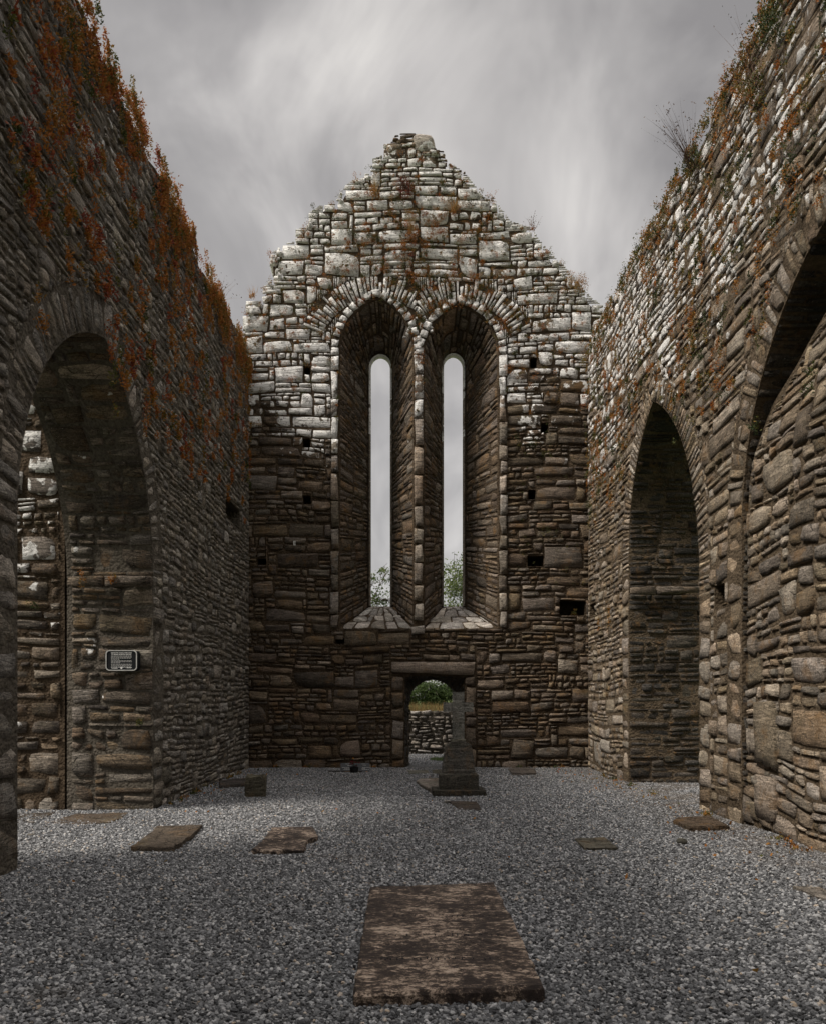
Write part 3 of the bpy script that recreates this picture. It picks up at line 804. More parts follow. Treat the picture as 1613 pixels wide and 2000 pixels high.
# ================================================================== GROUND
def gravel_mat():
    m, t = mat('gravel bed')
    P = t.n('ShaderNodeNewGeometry').outputs['Position']
    v = t.n('ShaderNodeTexVoronoi', {'Vector': P, 'Scale': 48.0})
    d = v.outputs['Distance']; c = t.n('ShaderNodeSeparateColor', {0: v.outputs['Color']}).outputs[0]
    g = t.math('MULTIPLY', t.mapr(c, 0, 1, .06, .3), t.mapr(d, .2, .75, 1, .3))
    big = t.mapr(t.noise(P, .6, 4, .6), .3, .7, .85, 1.1)
    g = t.math('MULTIPLY', g, big)
    col = t.n('ShaderNodeCombineXYZ', {0: g, 1: t.math('MULTIPLY', g, .995), 2: t.math('MULTIPLY', g, 1.0)}).outputs[0]
    earth = t.mapr(t.noise(P, .9, 5, .6), .6, .75, 0, .35)
    col = t.mix(earth, col, (.09, .07, .05))
    finish(t, col, .9, t.math('SUBTRACT', 1.0, d), .02, .9)
    return m
def chip_mat():
    m, t = mat('gravel chips')
    r = t.n('ShaderNodeObjectInfo').outputs['Random']
    P = t.n('ShaderNodeNewGeometry').outputs['Position']
    col = t.ramp(r, [(0, (.035, .036, .038)), (.35, (.098, .1, .104)), (.75, (.205, .208, .214)), (.96, (.4, .4, .4)), (1, (.34, .27, .2))])
    g = t.mapr(t.noise(P, .55, 4, .6), .3, .7, .85, 1.12)
    col = t.vmath('MULTIPLY', col, t.n('ShaderNodeCombineXYZ', {0: g, 1: g, 2: g}).outputs[0])
    earth = t.mapr(t.noise(P, .9, 5, .6), .6, .75, 0, .4)
    side = t.mapr(t.n('ShaderNodeSeparateXYZ', {0: P}).outputs[0], 3.0, 3.95, 0, .6)
    side = t.math('MULTIPLY', side, t.mapr(t.noise(P, 2.2, 5, .6), .35, .6))
    col = t.mix(t.math('MAXIMUM', earth, side), col, (.085, .066, .047))
    finish(t, col, .85, None)
    return m
M['gravelbed'] = gravel_mat(); M['chip'] = chip_mat()
def grass_ground():
    m, t = mat('field turf')
    P = t.n('ShaderNodeNewGeometry').outputs['Position']
    n = t.noise(P, 9, 8, .7); b = t.noise(P, .4, 3, .5)
    finish(t, t.ramp(t.math('ADD', t.math('MULTIPLY', n, .6), t.math('MULTIPLY', b, .4)), [(.35, (.045, .07, .02)), (.65, (.13, .17, .055))]), .95, n, .03)
    return m
M['turf'] = grass_ground()
g_ = MB(); g_.add([(-900, -600, -.02), (900, -600, -.02), (900, 1400, -.02), (-900, 1400, -.02)], [(0, 1, 2, 3)])
tag(g_.obj('field', M['turf']), kind='structure')
def gravel_sheet():
    xs = np.linspace(-12, 12, 97); ys = np.linspace(-6, 22.2, 113)
    X, Y = np.meshgrid(xs, ys); Z = .004 + .012 * np.sin(X * 1.3 + .7) * np.sin(Y * .9) + .006 * np.sin(X * 3.1 + Y * 2.3)
    n = len(xs); Fc = [(j * n + i, j * n + i + 1, (j + 1) * n + i + 1, (j + 1) * n + i) for j in range(len(ys) - 1) for i in range(n - 1)]
    o = mesh_obj('ground', np.stack([X, Y, Z], -1), np.array(Fc), M['gravelbed'], None, smooth=True, center=False)
    tag(o, kind='structure')
gravel_sheet()
gz_ = lambda X, Y: .004 + .012 * np.sin(X * 1.3 + .7) * np.sin(Y * .9) + .006 * np.sin(X * 3.1 + Y * 2.3)
def scatter():
    pts = []
    for x0, x1, y0, y1, st in ((-3.45, 4.15, 2.6, 9, .0205), (-3.45, 4.15, 9, 17.65, .0255), (-6.5, -3.4, 6.9, 10.9, .026), (4.1, 5.6, 10.9, 14.5, .026), (-.8, 3, 18.7, 22, .028)):
        X, Y = np.meshgrid(np.arange(x0, x1, st), np.arange(y0, y1, st)); X = X.ravel(); Y = Y.ravel()
        X = X + rng.uniform(-.5, .5, X.size) * st; Y = Y + rng.uniform(-.5, .5, X.size) * st
        keep = np.abs(X) / np.maximum(Y, 1) < .85
        pts.append(np.stack([X[keep], Y[keep], gz_(X[keep], Y[keep]) + rng.uniform(-.003, .009, keep.sum())], 1))
    pts = np.concatenate(pts)
    me = bpy.data.meshes.new('gravel'); me.vertices.add(len(pts)); me.vertices.foreach_set('co', pts.ravel()); me.update()
    o = bpy.data.objects.new('gravel', me); COL.objects.link(o)
    tag(o, kind='stuff', label='grey limestone gravel covering the whole floor between the walls', cat='gravel')
    me.materials.append(M['chip'])
    ng = bpy.data.node_groups.new('scatter chips', 'GeometryNodeTree')
    ng.interface.new_socket('Geometry', in_out='INPUT', socket_type='NodeSocketGeometry'); ng.interface.new_socket('Geometry', in_out='OUTPUT', socket_type='NodeSocketGeometry')
    N = ng.nodes; Lk = ng.links.new
    gi = N.new('NodeGroupInput'); go = N.new('NodeGroupOutput')
    gti = N.new('GeometryNodeGeometryToInstance')
    for k in range(5):
        ic = N.new('GeometryNodeMeshIcoSphere'); ic.inputs['Radius'].default_value = .0125; ic.inputs['Subdivisions'].default_value = 1
        sp = N.new('GeometryNodeSetPosition'); nz = N.new('ShaderNodeTexNoise'); nz.noise_dimensions = '4D'; nz.inputs['W'].default_value = k * 3.7; nz.inputs['Scale'].default_value = 55
        sb = N.new('ShaderNodeVectorMath'); sb.operation = 'SUBTRACT'; sb.inputs[1].default_value = (.5, .5, .5)
        sc = N.new('ShaderNodeVectorMath'); sc.operation = 'SCALE'; sc.inputs['Scale'].default_value = .024
        Lk(nz.outputs['Color'], sb.inputs[0]); Lk(sb.outputs[0], sc.inputs[0]); Lk(sc.outputs[0], sp.inputs['Offset']); Lk(ic.outputs[0], sp.inputs[0])
        tr = N.new('GeometryNodeTransform'); tr.inputs['Scale'].default_value = (1.15, .8 + .05 * k, .62)
        Lk(sp.outputs[0], tr.inputs[0])
        sm = N.new('GeometryNodeSetMaterial'); sm.inputs['Material'].default_value = M['chip']; Lk(tr.outputs[0], sm.inputs[0]); Lk(sm.outputs[0], gti.inputs[0])
    ip = N.new('GeometryNodeInstanceOnPoints'); ip.inputs['Pick Instance'].default_value = True
    rv = N.new('FunctionNodeRandomValue'); rv.data_type = 'FLOAT_VECTOR'; rv.inputs[0].default_value = (-.7, -.7, 0); rv.inputs[1].default_value = (.7, .7, 6.28)
    rs = N.new('FunctionNodeRandomValue'); rs.data_type = 'FLOAT'; rs.inputs[2].default_value = .6; rs.inputs[3].default_value = 1.35
    Lk(gi.outputs[0], ip.inputs['Points']); Lk(gti.outputs[0], ip.inputs['Instance']); Lk(rv.outputs[0], ip.inputs['Rotation']); Lk(rs.outputs[1], ip.inputs['Scale'])
    Lk(ip.outputs[0], go.inputs[0])
    md = o.modifiers.new('scatter', 'NODES'); md.node_group = ng
scatter()

# ================================================================== SLABS AND STONES ON THE FLOOR
def slab(name, pix, th, label, m, group=None, top=None, seed=0, cat='slab', rough=.006, tilt=None):
    """flat stone: pixel outline of its top face -> polygon on the ground, thickness th"""
    zt = top if top is not None else th
    P = [ground(px, py, zt) for px, py in pix]
    r = random.Random(seed); Q = []
    n = len(P)
    for i in range(n):
        a, b = P[i], P[(i + 1) % n]; L = math.hypot(b[0] - a[0], b[1] - a[1]); k = max(2, int(L / .07))
        for j in range(k):
            t = j / k; w = 0 if j == 0 else 1
            Q.append((a[0] + (b[0] - a[0]) * t + r.gauss(0, rough) * w, a[1] + (b[1] - a[1]) * t + r.gauss(0, rough) * w))
    cx = sum(q[0] for q in Q) / len(Q); cy = sum(q[1] for q in Q) / len(Q)
    V = []; N_ = len(Q); rings = [(1.0, zt - th - .03), (1.0, zt - .018), (.985, zt), (.72, zt), (.38, zt)]
    for s, z in rings:
        for q in Q:
            V.append((cx + (q[0] - cx) * s + (r.gauss(0, .003)), cy + (q[1] - cy) * s + (r.gauss(0, .003)), z + (r.gauss(0, .0025) if z > zt - .03 else 0)))
    Fc = []
    for k in range(len(rings) - 1):
        for i in range(N_): j = (i + 1) % N_; Fc.append((k * N_ + i, k * N_ + j, (k + 1) * N_ + j, (k + 1) * N_ + i))
    V.append((cx, cy, zt)); c = len(V) - 1
    for i in range(N_): Fc.append(((len(rings) - 1) * N_ + i, (len(rings) - 1) * N_ + (i + 1) % N_, c))
    o = mesh_obj(name, V, Fc, m, None, {'srand': np.full(len(V), r.random())})
    return tag(o, label, cat, group)

def ledger_mat():
    m, t = mat('ledger stone')
    P = t.n('ShaderNodeNewGeometry').outputs['Position']
    a = t.noise(t.vmath('MULTIPLY', P, (.8, 1.6, 1)), 19, 10, .8, .3); b = t.noise(P, 3.2, 4, .6); f = t.noise(P, 80, 6, .75)
    x, y, z = t.n('ShaderNodeSeparateXYZ', {0: P}).outputs
    k = t.math('ADD', t.math('ADD', t.math('MULTIPLY', a, .8), t.math('MULTIPLY', b, .35)), t.math('MULTIPLY', f, .24))
    col = t.ramp(k, [(.6, (.018, .013, .011)), (.695, (.04, .029, .023)), (.73, (.12, .088, .066)), (.765, (.36, .28, .215)), (.88, (.5, .42, .34))])
    finish(t, col, .8, t.math('ADD', a, t.math('MULTIPLY', f, .4)), .012, .9)
    return m
M['ledger'] = ledger_mat()
lg = thing('ledger_stone', (.45, 4.7, 0), 'large weathered dark ledger stone lying on the gravel in the foreground', 'grave slab')
o = slab('slab_body', [(722, 1731), (965, 1723), (1063, 1926), (690, 1940)], .075, None, M['ledger'], seed=3, cat=None, rough=.004)
o.parent = lg; o.location = o.location - lg.location
del_keys = [k for k in ('label', 'category') if k in o.keys()]
for k in del_keys: del o[k]
# worn incised letters: small shallow nicks in rows
nk = MB(); rr = random.Random(5)
for (row, n0, n1) in ((1788, 770, 970), (1826, 760, 1000), (1872, 745, 1000)):
    x = n0
    while x < n1:
        X, Y = ground(x, row + rr.uniform(-1, 1), .0765)
        h = rr.choice((.018, .03, .036)); w = .0035
        nk.box(X - w, X + w, Y - h / 2, Y + h / 2, .0755, .0783)
        if rr.random() < .35: nk.box(X + w + .002, X + .016, Y + h / 2 - .006, Y + h / 2, .0755, .0783)
        x += rr.choice((8, 10, 13, 22))
nk.obj('inscription', M['black'], lg, kind='stuff')
SG = 'flat stones set in the gravel floor'
slab('broken_slab', [(492, 1659), (514, 1640), (532, 1616), (570, 1615), (611, 1614), (618, 1624), (622, 1633), (598, 1642), (596, 1659), (540, 1661)], .05, 'broken brown grave slab with a stepped right edge, left of the floor centre', M['ledger'], seed=4, cat='grave slab', group=SG)
slab('broken_slab', [(256, 1654), (292, 1628), (308, 1613), (397, 1610), (376, 1630), (342, 1653)], .05, 'diamond-shaped pale brown slab on gravel before the left arch', M['slab'], seed=5, cat='grave slab', group=SG)
slab('floor_slab', [(86, 1609), (120, 1598), (150, 1589), (252, 1587), (236, 1598), (214, 1606), (150, 1610)], .02, 'thin flat slab at the foot of the left pier, under the black sign', M['slab'], seed=6, cat='grave slab', group=SG)
slab('floor_slab', [(10, 1590), (110, 1586), (86, 1598), (36, 1613), (5, 1616)], .02, 'thin dark slab inside the left arch, at the left edge', M['slab'], seed=7, cat='grave slab', group=SG)
slab('floor_slab', [(1120, 1637), (1180, 1635), (1206, 1656), (1140, 1656)], .03, 'small dark smooth slab on the gravel right of centre', M['pedestal'], seed=8, cat='grave slab', rough=.002, group=SG)
slab('floor_slab', [(1314, 1600), (1322, 1596), (1386, 1593), (1424, 1613), (1345, 1614)], .055, 'pale thick slab beside the foot of the right pier', M['pier'], seed=9, cat='grave slab', group=SG)
slab('floor_slab', [(1548, 1730), (1600, 1731), (1660, 1760), (1640, 1766), (1590, 1750)], .03, 'brown slab half out of view at the right edge of the floor', M['slab'], seed=10, cat='grave slab', group=SG)
slab('floor_slab', [(991, 1501), (1000, 1499), (1043, 1500), (1046, 1509), (1000, 1510)], .05, 'rough brown stone lying against the gable foot right of the cross', M['slab'], seed=11, cat='stone', group=SG)
slab('floor_slab', [(814, 1524), (822, 1520), (860, 1519), (865, 1545), (848, 1545), (822, 1532)], .06, 'brown broken slab tucked behind the left of the cross base', M['slab'], seed=12, cat='grave slab', group=SG)
slab('floor_slab', [(876, 1564), (930, 1565), (941, 1582), (896, 1581)], .02, 'small dark slab flush in the gravel before the cross', M['slab'], seed=13, cat='grave slab', rough=.003, group=SG)
slab('threshold_stone', [(796, 1504), (835, 1504), (839, 1509), (800, 1510)], .04, 'long threshold stone on the left of the doorway', M['cross'], seed=14, cat='stone', group=SG)
slab('threshold_stone', [(843, 1504), (868, 1503), (868, 1509), (846, 1510)], .04, 'short threshold stone half hidden behind the cross base', M['cross'], seed=15, cat='stone', group=SG)
slab('kerb_slab', [(428, 1524), (482, 1519), (482, 1530), (430, 1535)], .06, 'dark low slab by the left wall, behind the short stub stone', M['slab'], seed=16, cat='stone', group=SG)
x, y = ground(1331, 1648); tag(boulder('loose_stone', (x, y, .025), (.1, .06, .06), 8, M['cross']), 'small dark loose stone on the gravel near the right pier', 'stone', 'loose stones on the floor')
for k, (px, py, lb) in enumerate(((62, 1608, 'small pale loose pebble on the thin dark slab by the left edge'), (62, 1632, 'small tan loose stone on gravel inside the left arch'), (873, 1566, 'small tan stone by the corner of the slab before the cross'))):
    x, y = ground(px, py, .02); tag(boulder('loose_stone', (x, y, .025), (.09, .06, .035), 20 + k, M['dry']), lb, 'stone', 'loose stones on the floor')
# stub headstone
def rounded_block(name, x, y, w, d, h, m, parent=None, seed=1, sub=6, bev=.02, rough=.006, z0=-.03, taper=1.0):
    r = np.random.default_rng(seed); V = []; Fc = []
    ts = np.array([-1, -1 + bev * 2 / w, -.4, .4, 1 - bev * 2 / w, 1]); ds = np.array([-1, -1 + bev * 2 / d, 1 - bev * 2 / d, 1]); zs = [z0, h * .33, h * .66, h - bev, h]
    ring = [(a, -1) for a in ts] + [(1, b) for b in ds[1:-1]] + [(a, 1) for a in ts[::-1]] + [(-1, b) for b in ds[::-1][1:-1]]
    n = len(ring)
    for q, z in enumerate(zs):
        s = 1 + (taper - 1) * max(0, z) / h; ins = bev if q == len(zs) - 1 else 0
        for a, b in ring:
            cr = bev * .4 if abs(a) == 1 and abs(b) == 1 else 0
            V.append((x + a * (w / 2 * s - ins - cr) + r.normal(0, rough), y + b * (d / 2 * s - ins - cr) + r.normal(0, rough), z + (r.normal(0, rough) if z > 0 else 0)))
    for q in range(len(zs) - 1):
        for i in range(n): j = (i + 1) % n; Fc.append((q * n + i, q * n + j, (q + 1) * n + j, (q + 1) * n + i))
    V.append((x, y, h)); c = len(V) - 1; b = (len(zs) - 1) * n
    for i in range(n): Fc.append((b + i, b + (i + 1) % n, c))
    return mesh_obj(name, V, Fc, m, parent, {'srand': np.full(len(V), r.random())})
x, y = ground(498, 1560)
tag(rounded_block('stub_headstone', x, y + .1, .31, .18, .35, M['pedestal'], seed=4, rough=.008), 'short square dark stub of a headstone standing left of centre', 'headstone')

# ================================================================== CROSS MONUMENT
cx, cy = .876, 12.75
crs = thing('grave_cross', (cx, cy, 0), 'grey stone grave cross on a tapered pedestal in front of the doorway', 'grave cross')
rounded_block('base_slab', cx, cy, .84, .62, .09, M['pedestal'], crs, seed=1, rough=.003, bev=.015)
rounded_block('plinth', cx, cy, .62, .44, .345, M['pedestal'], crs, seed=2, rough=.001, bev=.025, z0=.085)
# tapered pedestal with rounded shoulders
V = []; Fc = []
prof = []
for i in range(0, 9):
    t = i / 8; prof.append((.265 - .055 * t, .34 + .42 * t))
for i in range(1, 9):
    a = R(80) * i / 8; prof.append((.21 * math.cos(a) if i < 8 else 0.085, .76 + .085 * math.sin(a)))
ys_ = [(-.17, .0), (-.16, .012), (.16, .012), (.17, .0)]
rows = []
for w_, z_ in prof:
    dd = .17 - .05 * (z_ - .34) / .5
    rows.append([(-w_, -dd + .015, z_), (-w_ + .015, -dd, z_), (w_ - .015, -dd, z_), (w_, -dd + .015, z_), (w_, dd - .015, z_), (w_ - .015, dd, z_), (-w_ + .015, dd, z_), (-w_, dd - .015, z_)])
for rw in rows: V += [(cx + p[0], cy + p[1], p[2]) for p in rw]
for k in range(len(rows) - 1):
    for i in range(8): j = (i + 1) % 8; Fc.append((k * 8 + i, k * 8 + j, (k + 1) * 8 + j, (k + 1) * 8 + i))
Fc.append(tuple(range((len(rows) - 1) * 8, len(rows) * 8)))
mesh_obj('pedestal', V, Fc, M['pedestal'], crs, {'srand': np.full(len(V), .3)})
rounded_block('shaft_foot', cx, cy, .225, .15, .885, M['cross'], crs, seed=6, rough=.0005, bev=.01, z0=.82)
cm = MB()
def cham(mb, x0, x1, y0, y1, z0, z1, b):
    """box with chamfered vertical or horizontal long edges"""
    if z1 - z0 > x1 - x0:
        P = [(x0 + b, y0), (x1 - b, y0), (x1, y0 + b), (x1, y1 - b), (x1 - b, y1), (x0 + b, y1), (x0, y1 - b), (x0, y0 + b)]
        V = [(p[0], p[1], z0) for p in P] + [(p[0], p[1], z1) for p in P]
    else:
        P = [(z0 + b, y0), (z1 - b, y0), (z1, y0 + b), (z1, y1 - b), (z1 - b, y1), (z0 + b, y1), (z0, y1 - b), (z0, y0 + b)]
        V = [(x0, p[1], p[0]) for p in P] + [(x1, p[1], p[0]) for p in P]
    mb.add(V, [(i, (i + 1) % 8, 8 + (i + 1) % 8, 8 + i) for i in range(8)] + [tuple(range(8)), tuple(range(8, 16))])
cham(cm, cx - .093, cx + .093, cy - .06, cy + .06, .87, 1.635, .012)
o = cm.obj('shaft', M['shaft'], crs)
cm2 = MB(); cham(cm2, cx - .24, cx - .09, cy - .057, cy + .057, 1.315, 1.468, .012); cm2.obj('arm', M['shaft'], crs)
cm3 = MB(); cham(cm3, cx + .09, cx + .24, cy - .057, cy + .057, 1.315, 1.468, .012); cm3.obj('arm', M['shaft'], crs)
# carved chevron on the crossing
cv = MB()
for sx in (-1, 1):
    cv.add([(cx + sx * .045, cy - .0615, 1.41), (cx + sx * .035, cy - .0615, 1.41), (cx, cy - .0615, 1.365), (cx, cy - .0615, 1.38), (cx + sx * .045, cy - .059, 1.41), (cx + sx * .035, cy - .059, 1.41), (cx, cy - .059, 1.365), (cx, cy - .059, 1.38)], BOXF)
cv.obj('carving', M['reveal'], crs)

# ================================================================== SIGN, PLAQUE, FLOWERS
def text_mesh(body, size, m, parent, name, loc, align='CENTER', ext=.0004):
    cu = bpy.data.curves.new('txt', 'FONT'); cu.body = body; cu.size = size; cu.align_x = align; cu.extrude = ext; cu.resolution_u = 2; cu.offset = size * .012
    to = bpy.data.objects.new('txt', cu); COL.objects.link(to); bpy.context.view_layer.update()
    me = bpy.data.meshes.new_from_object(to.evaluated_get(bpy.context.evaluated_depsgraph_get()))
    COL.objects.unlink(to); bpy.data.objects.remove(to)
    V = [(v.co.x + loc[0], loc[1] - v.co.z, v.co.y + loc[2]) for v in me.vertices]
    Fc = [tuple(p.vertices) for p in me.polygons]
    return mesh_obj(name, V, Fc, m, parent)
SY = 10.70
sc_ = F / SY
sx0, sx1 = (208 - VX) / sc_, (269 - VX) / sc_; sz0, sz1 = EYE - (1310 - VY) / sc_, EYE - (1270 - VY) / sc_
scx, scz = (sx0 + sx1) / 2, (sz0 + sz1) / 2; sw, sh = sx1 - sx0, sz1 - sz0
sign = thing('information_sign', (scx, SY, scz - sh / 2), 'black enamel information sign with white lettering and pale rim on the left pier', 'sign')
def rrect(w, h, r, n=5):
    P = []
    for cx_, cz_, a0 in ((w / 2 - r, h / 2 - r, 0), (-w / 2 + r, h / 2 - r, 90), (-w / 2 + r, -h / 2 + r, 180), (w / 2 - r, -h / 2 + r, 270)):
        for i in range(n + 1): a = R(a0 + 90 * i / n); P.append((cx_ + r * math.cos(a), cz_ + r * math.sin(a)))
    return P
def plate(P, y0, y1, m, name, parent):
    n = len(P); V = [(scx + p[0], y0, scz + p[1]) for p in P] + [(scx + p[0], y1, scz + p[1]) for p in P]
    return mesh_obj(name, V, [tuple(range(n))[::-1], tuple(range(n, 2 * n))] + [(i, (i + 1) % n, n + (i + 1) % n, n + i) for i in range(n)], m, parent)
plate(rrect(sw, sh, .05), SY - .012, SY + .12, M['black'], 'backboard', sign)
# rim as a frame
Pa = rrect(sw, sh, .05); Pb = rrect(sw - .024, sh - .024, .04); n = len(Pa)
V = [(scx + p[0], SY - .02, scz + p[1]) for p in Pa] + [(scx + p[0], SY - .02, scz + p[1]) for p in Pb] + [(scx + p[0], SY - .0, scz + p[1]) for p in Pa] + [(scx + p[0], SY - .0, scz + p[1]) for p in Pb]
Fc = []
for i in range(n):
    j = (i + 1) % n; Fc += [(i, j, n + j, n + i), (n + i, n + j, 3 * n + j, 3 * n + i), (i, 2 * n + i, 2 * n + j, j)]
mesh_obj('rim', V, Fc, M['rim'], sign)
text_mesh('MAINISTIR CHORCA MRUADH', .0205, M['white'], sign, 'heading', (scx, SY - .0135, scz + sh * .345))
text_mesh('ST. MARIA DE PETRA FERTILIS', .0205, M['white'], sign, 'heading', (scx, SY - .0135, scz + sh * .265))
tl = MB(); rr = random.Random(2)
for k in range(11):
    zz_ = scz + sh * (.215 - .052 * k - (.02 if k > 3 else 0) - (.015 if k > 6 else 0)); x = scx - sw * .33
    end = scx + sw * .33 if k not in (3, 6) else scx - sw * .04
    while x < end - .01:
        w_ = rr.uniform(.012, .035); w_ = min(w_, end - x); 
        tl.box(x, x + w_, SY - .0138, SY - .0125, zz_ - .0017, zz_ + .0017); x += w_ + .006
tl.box(scx - sw * .31, scx - sw * .12, SY - .0138, SY - .0125, scz - sh * .39, scz - sh * .37)
tl.box(scx + sw * .17, scx + sw * .32, SY - .0138, SY - .0125, scz - sh * .37, scz - sh * .35)
tl.obj('text_lines', M['white'], sign, kind='stuff')
em = MB(); zc = scz - sh * .38
em.add([(scx - .016, SY - .0138, zc + .017), (scx + .016, SY - .0138, zc + .017), (scx + .014, SY - .0138, zc + .002), (scx, SY - .0138, zc - .014), (scx - .014, SY - .0138, zc + .002),
        (scx - .016, SY - .0125, zc + .017), (scx + .016, SY - .0125, zc + .017), (scx + .014, SY - .0125, zc + .002), (scx, SY - .0125, zc - .014), (scx - .014, SY - .0125, zc + .002)],
       [(0, 1, 2, 3, 4), (0, 5, 6, 1), (1, 6, 7, 2), (2, 7, 8, 3), (3, 8, 9, 4), (4, 9, 5, 0)])
em.obj('emblem', M['white'], sign)
# memorial plaque at the gable foot
py_ = 16.6; k_ = F / py_
x0, x1 = (666 - VX) / k_, (722 - VX) / k_; z1 = EYE - (1491 - VY) / k_
mp_ = thing('memorial_plaque', ((x0 + x1) / 2, py_, 0), 'low polished grey memorial plaque with white lines, against the gable foot', 'plaque')
MB().box(x0, x1, py_, py_ + .05, -.02, z1).obj('plaque_stone', M['granite'], mp_)
MB().box(x0 - .25, x1 - .15, py_ - .05, py_ + .1, -.02, .025).obj('plaque_base', M['reveal'], mp_)
tl = MB()
for (a, b, z_) in ((.10, .2, .17), (.14, .22, .135), (.03, .25, .085), (.08, .2, .055), (.05, .22, .03), (.44, .5, .17), (.46, .52, .14), (.45, .6, .085), (.44, .5, .058), (.44, .58, .035)):
    x = a
    while x < b: w_ = min(rr.uniform(.015, .04), b - x + .01); tl.box(x0 + x, x0 + x + w_, py_ - .003, py_ + .001, z_ * .85 + .022, z_ * .85 + .03); x += w_ + .008
tl.obj('text_lines', M['white'], mp_, kind='stuff')
fp = thing('flower_pot', ((692 - VX) / F * 16.42, 16.42, 0), 'dark pot of red flowers with one yellow bloom, before the grey plaque', 'flower pot')
fx = fp.location.x
pm = MB(); pm.tube([(fx, 16.42, -.01), (fx, 16.42, .05), (fx, 16.42, .12), (fx, 16.42, .125), (fx, 16.42, .11)], [.07, .085, .1, .085, .001], 14); pm.obj('pot', M['pot'], fp)
def petals(cx_, cy_, cz_, r_, m, nm):
    mb = MB(); q = random.Random(int(cx_ * 1000) % 97)
    for ring, (k, el) in enumerate(((7, 10), (6, 40), (4, 70))):
        for i in range(k):
            a = 2 * math.pi * (i + ring * .5) / k; e = R(el)
            d = Vector((math.cos(a) * math.cos(e), math.sin(a) * math.cos(e), math.sin(e))); s = Vector((-math.sin(a), math.cos(a), 0)); c = Vector((cx_, cy_, cz_))
            mb.add([c, c + d * r_ * .6 + s * r_ * .35, c + d * r_, c + d * r_ * .6 - s * r_ * .35], [(0, 1, 2, 3)])
    return mb.obj(nm, m, fp)
q = random.Random(3)
for i in range(9): petals(fx + q.uniform(-.09, .14), 16.42 + q.uniform(-.06, .04), .17 + q.uniform(-.04, .07), .035, M['red'], 'red_bloom')
petals(fx - .02, 16.39, .3, .024, M['yellow'], 'yellow_bloom')
sm_ = MB(); sm_.tube([(fx, 16.41, .1), (fx - .02, 16.39, .295)], .004, 5)
for i in range(6): sm_.tube([(fx + q.uniform(-.03, .03), 16.42, .1), (fx + q.uniform(-.09, .12), 16.41, .19)], .003, 4)
sm_.obj('stem', M['reveal'], fp)
# small white letter painted on a gable stone
wl = text_mesh('E', .13, M['white'], gable, 'painted_mark', (gx(577), YD - .085, gz(1066)))

# ================================================================== PLANTS
def leaf_quads(C, sz, r, up=None, hue=None, aspect=.45):
    """C (n,3) -> quads with random orientation"""
    n = len(C); d = r.normal(0, 1, (n, 3))
    if up is not None: d = d * .6 + up
    d /= np.linalg.norm(d, axis=1)[:, None]; s = np.cross(d, r.normal(0, 1, (n, 3))); s /= np.linalg.norm(s, axis=1)[:, None] + 1e-9
    L = sz * r.uniform(.6, 1.4, n)[:, None]
    a = C; b = C + d * L * .5 + s * L * aspect * .5; c = C + d * L; e = C + d * L * .5 - s * L * aspect * .5
    V = np.stack([a, b, c, e], 1).reshape(-1, 3); Fc = np.arange(4 * n).reshape(-1, 4)
    return V, Fc, np.repeat(hue if hue is not None else r.random(n), 4)
class Leaves:
    def __init__(s): s.V = []; s.F = []; s.h = []; s.n = 0
    def add(s, V, Fc, h): s.V.append(V); s.F.append(Fc + s.n); s.h.append(h); s.n += len(V)
    def obj(s, name, m, parent=None, **kw):
        return mesh_obj(name, np.concatenate(s.V), np.concatenate(s.F), m, parent, {'hue': np.concatenate(s.h)}, **kw)
def tuft(L, c, nrm, rad, n, hue, r, leaf=.028, tall=1.5, thick=.5, spread=.13):
    """a cushion of small leaves hugging a wall; nrm = outward direction"""
    nrm = np.array(nrm, float); c = np.array(c)
    # several lobes
    nl = max(3, int(4 + rad * 8)); lob = r.normal(0, 1, (nl, 3)) * rad * .55; lob[:, 2] *= tall
    lob -= np.outer(lob @ nrm, nrm)
    k = r.integers(0, nl, n)
    P = r.normal(0, 1, (n, 3)) * rad * .3; P[:, 2] *= 1.15
    P -= np.outer(P @ nrm, nrm)
    dist = np.linalg.norm(P, axis=1) / (rad * .6)
    out = np.abs(r.normal(0, 1, n)) * rad * thick * .45 * np.clip(1.2 - dist, .15, 1)
    C = c + lob[k] + P + np.outer(out, nrm)
    h = np.clip(hue + (r.random(nl) - .5)[k] * spread * 2 + r.normal(0, spread * .6, n) , 0, 1)
    V, Fc, hh = leaf_quads(C, leaf, r, nrm * .5 + np.array([0, 0, .45]), h)
    L.add(V, Fc, hh)
r2 = np.random.default_rng(99)
# --- left wall
LW = Leaves()
def lw_pt(px, py):
    Y = 5301 / (788 - px); return (XL + .07, Y, EYE + (VY - py) * Y / F)
for i in range(450):
    Y = r2.uniform(6.0, 17.4); z = 8.9 - abs(r2.normal(0, .42))
    if math.sin(Y * 2.3) + math.sin(Y * 5.1 + 1) + r2.normal(0, .8) < -.35: continue
    if Y > 13.5 and z < 8.5 and r2.random() < .5: continue
    tuft(LW, (XL + .08, Y, z), (1, 0, 0), r2.uniform(.07, .2), int(r2.uniform(80, 200)), float(np.clip(r2.choice([.33, .5, .62, .75, .15], p=[.3, .35, .15, .08, .12]) + r2.normal(0, .05), 0, 1)), r2, .034, 1.5, .32)
for i in range(430):
    Y = r2.uniform(6.0, 17.3); t_ = r2.random() ** .75; z = 8.7 - t_ * (3.6 if Y > 9 else 2.9)
    if (t_ > .5 and r2.random() < .35) or (Y > 13 and r2.random() < .45): continue
    tuft(LW, (XL + .08, Y, z), (1, 0, 0), r2.uniform(.04, .14), int(r2.uniform(40, 130)), float(np.clip(r2.choice([.3, .5, .68, .85, .12], p=[.12, .3, .33, .15, .1]) + r2.normal(0, .05), 0, 1)), r2, .038, 1.8, .45)
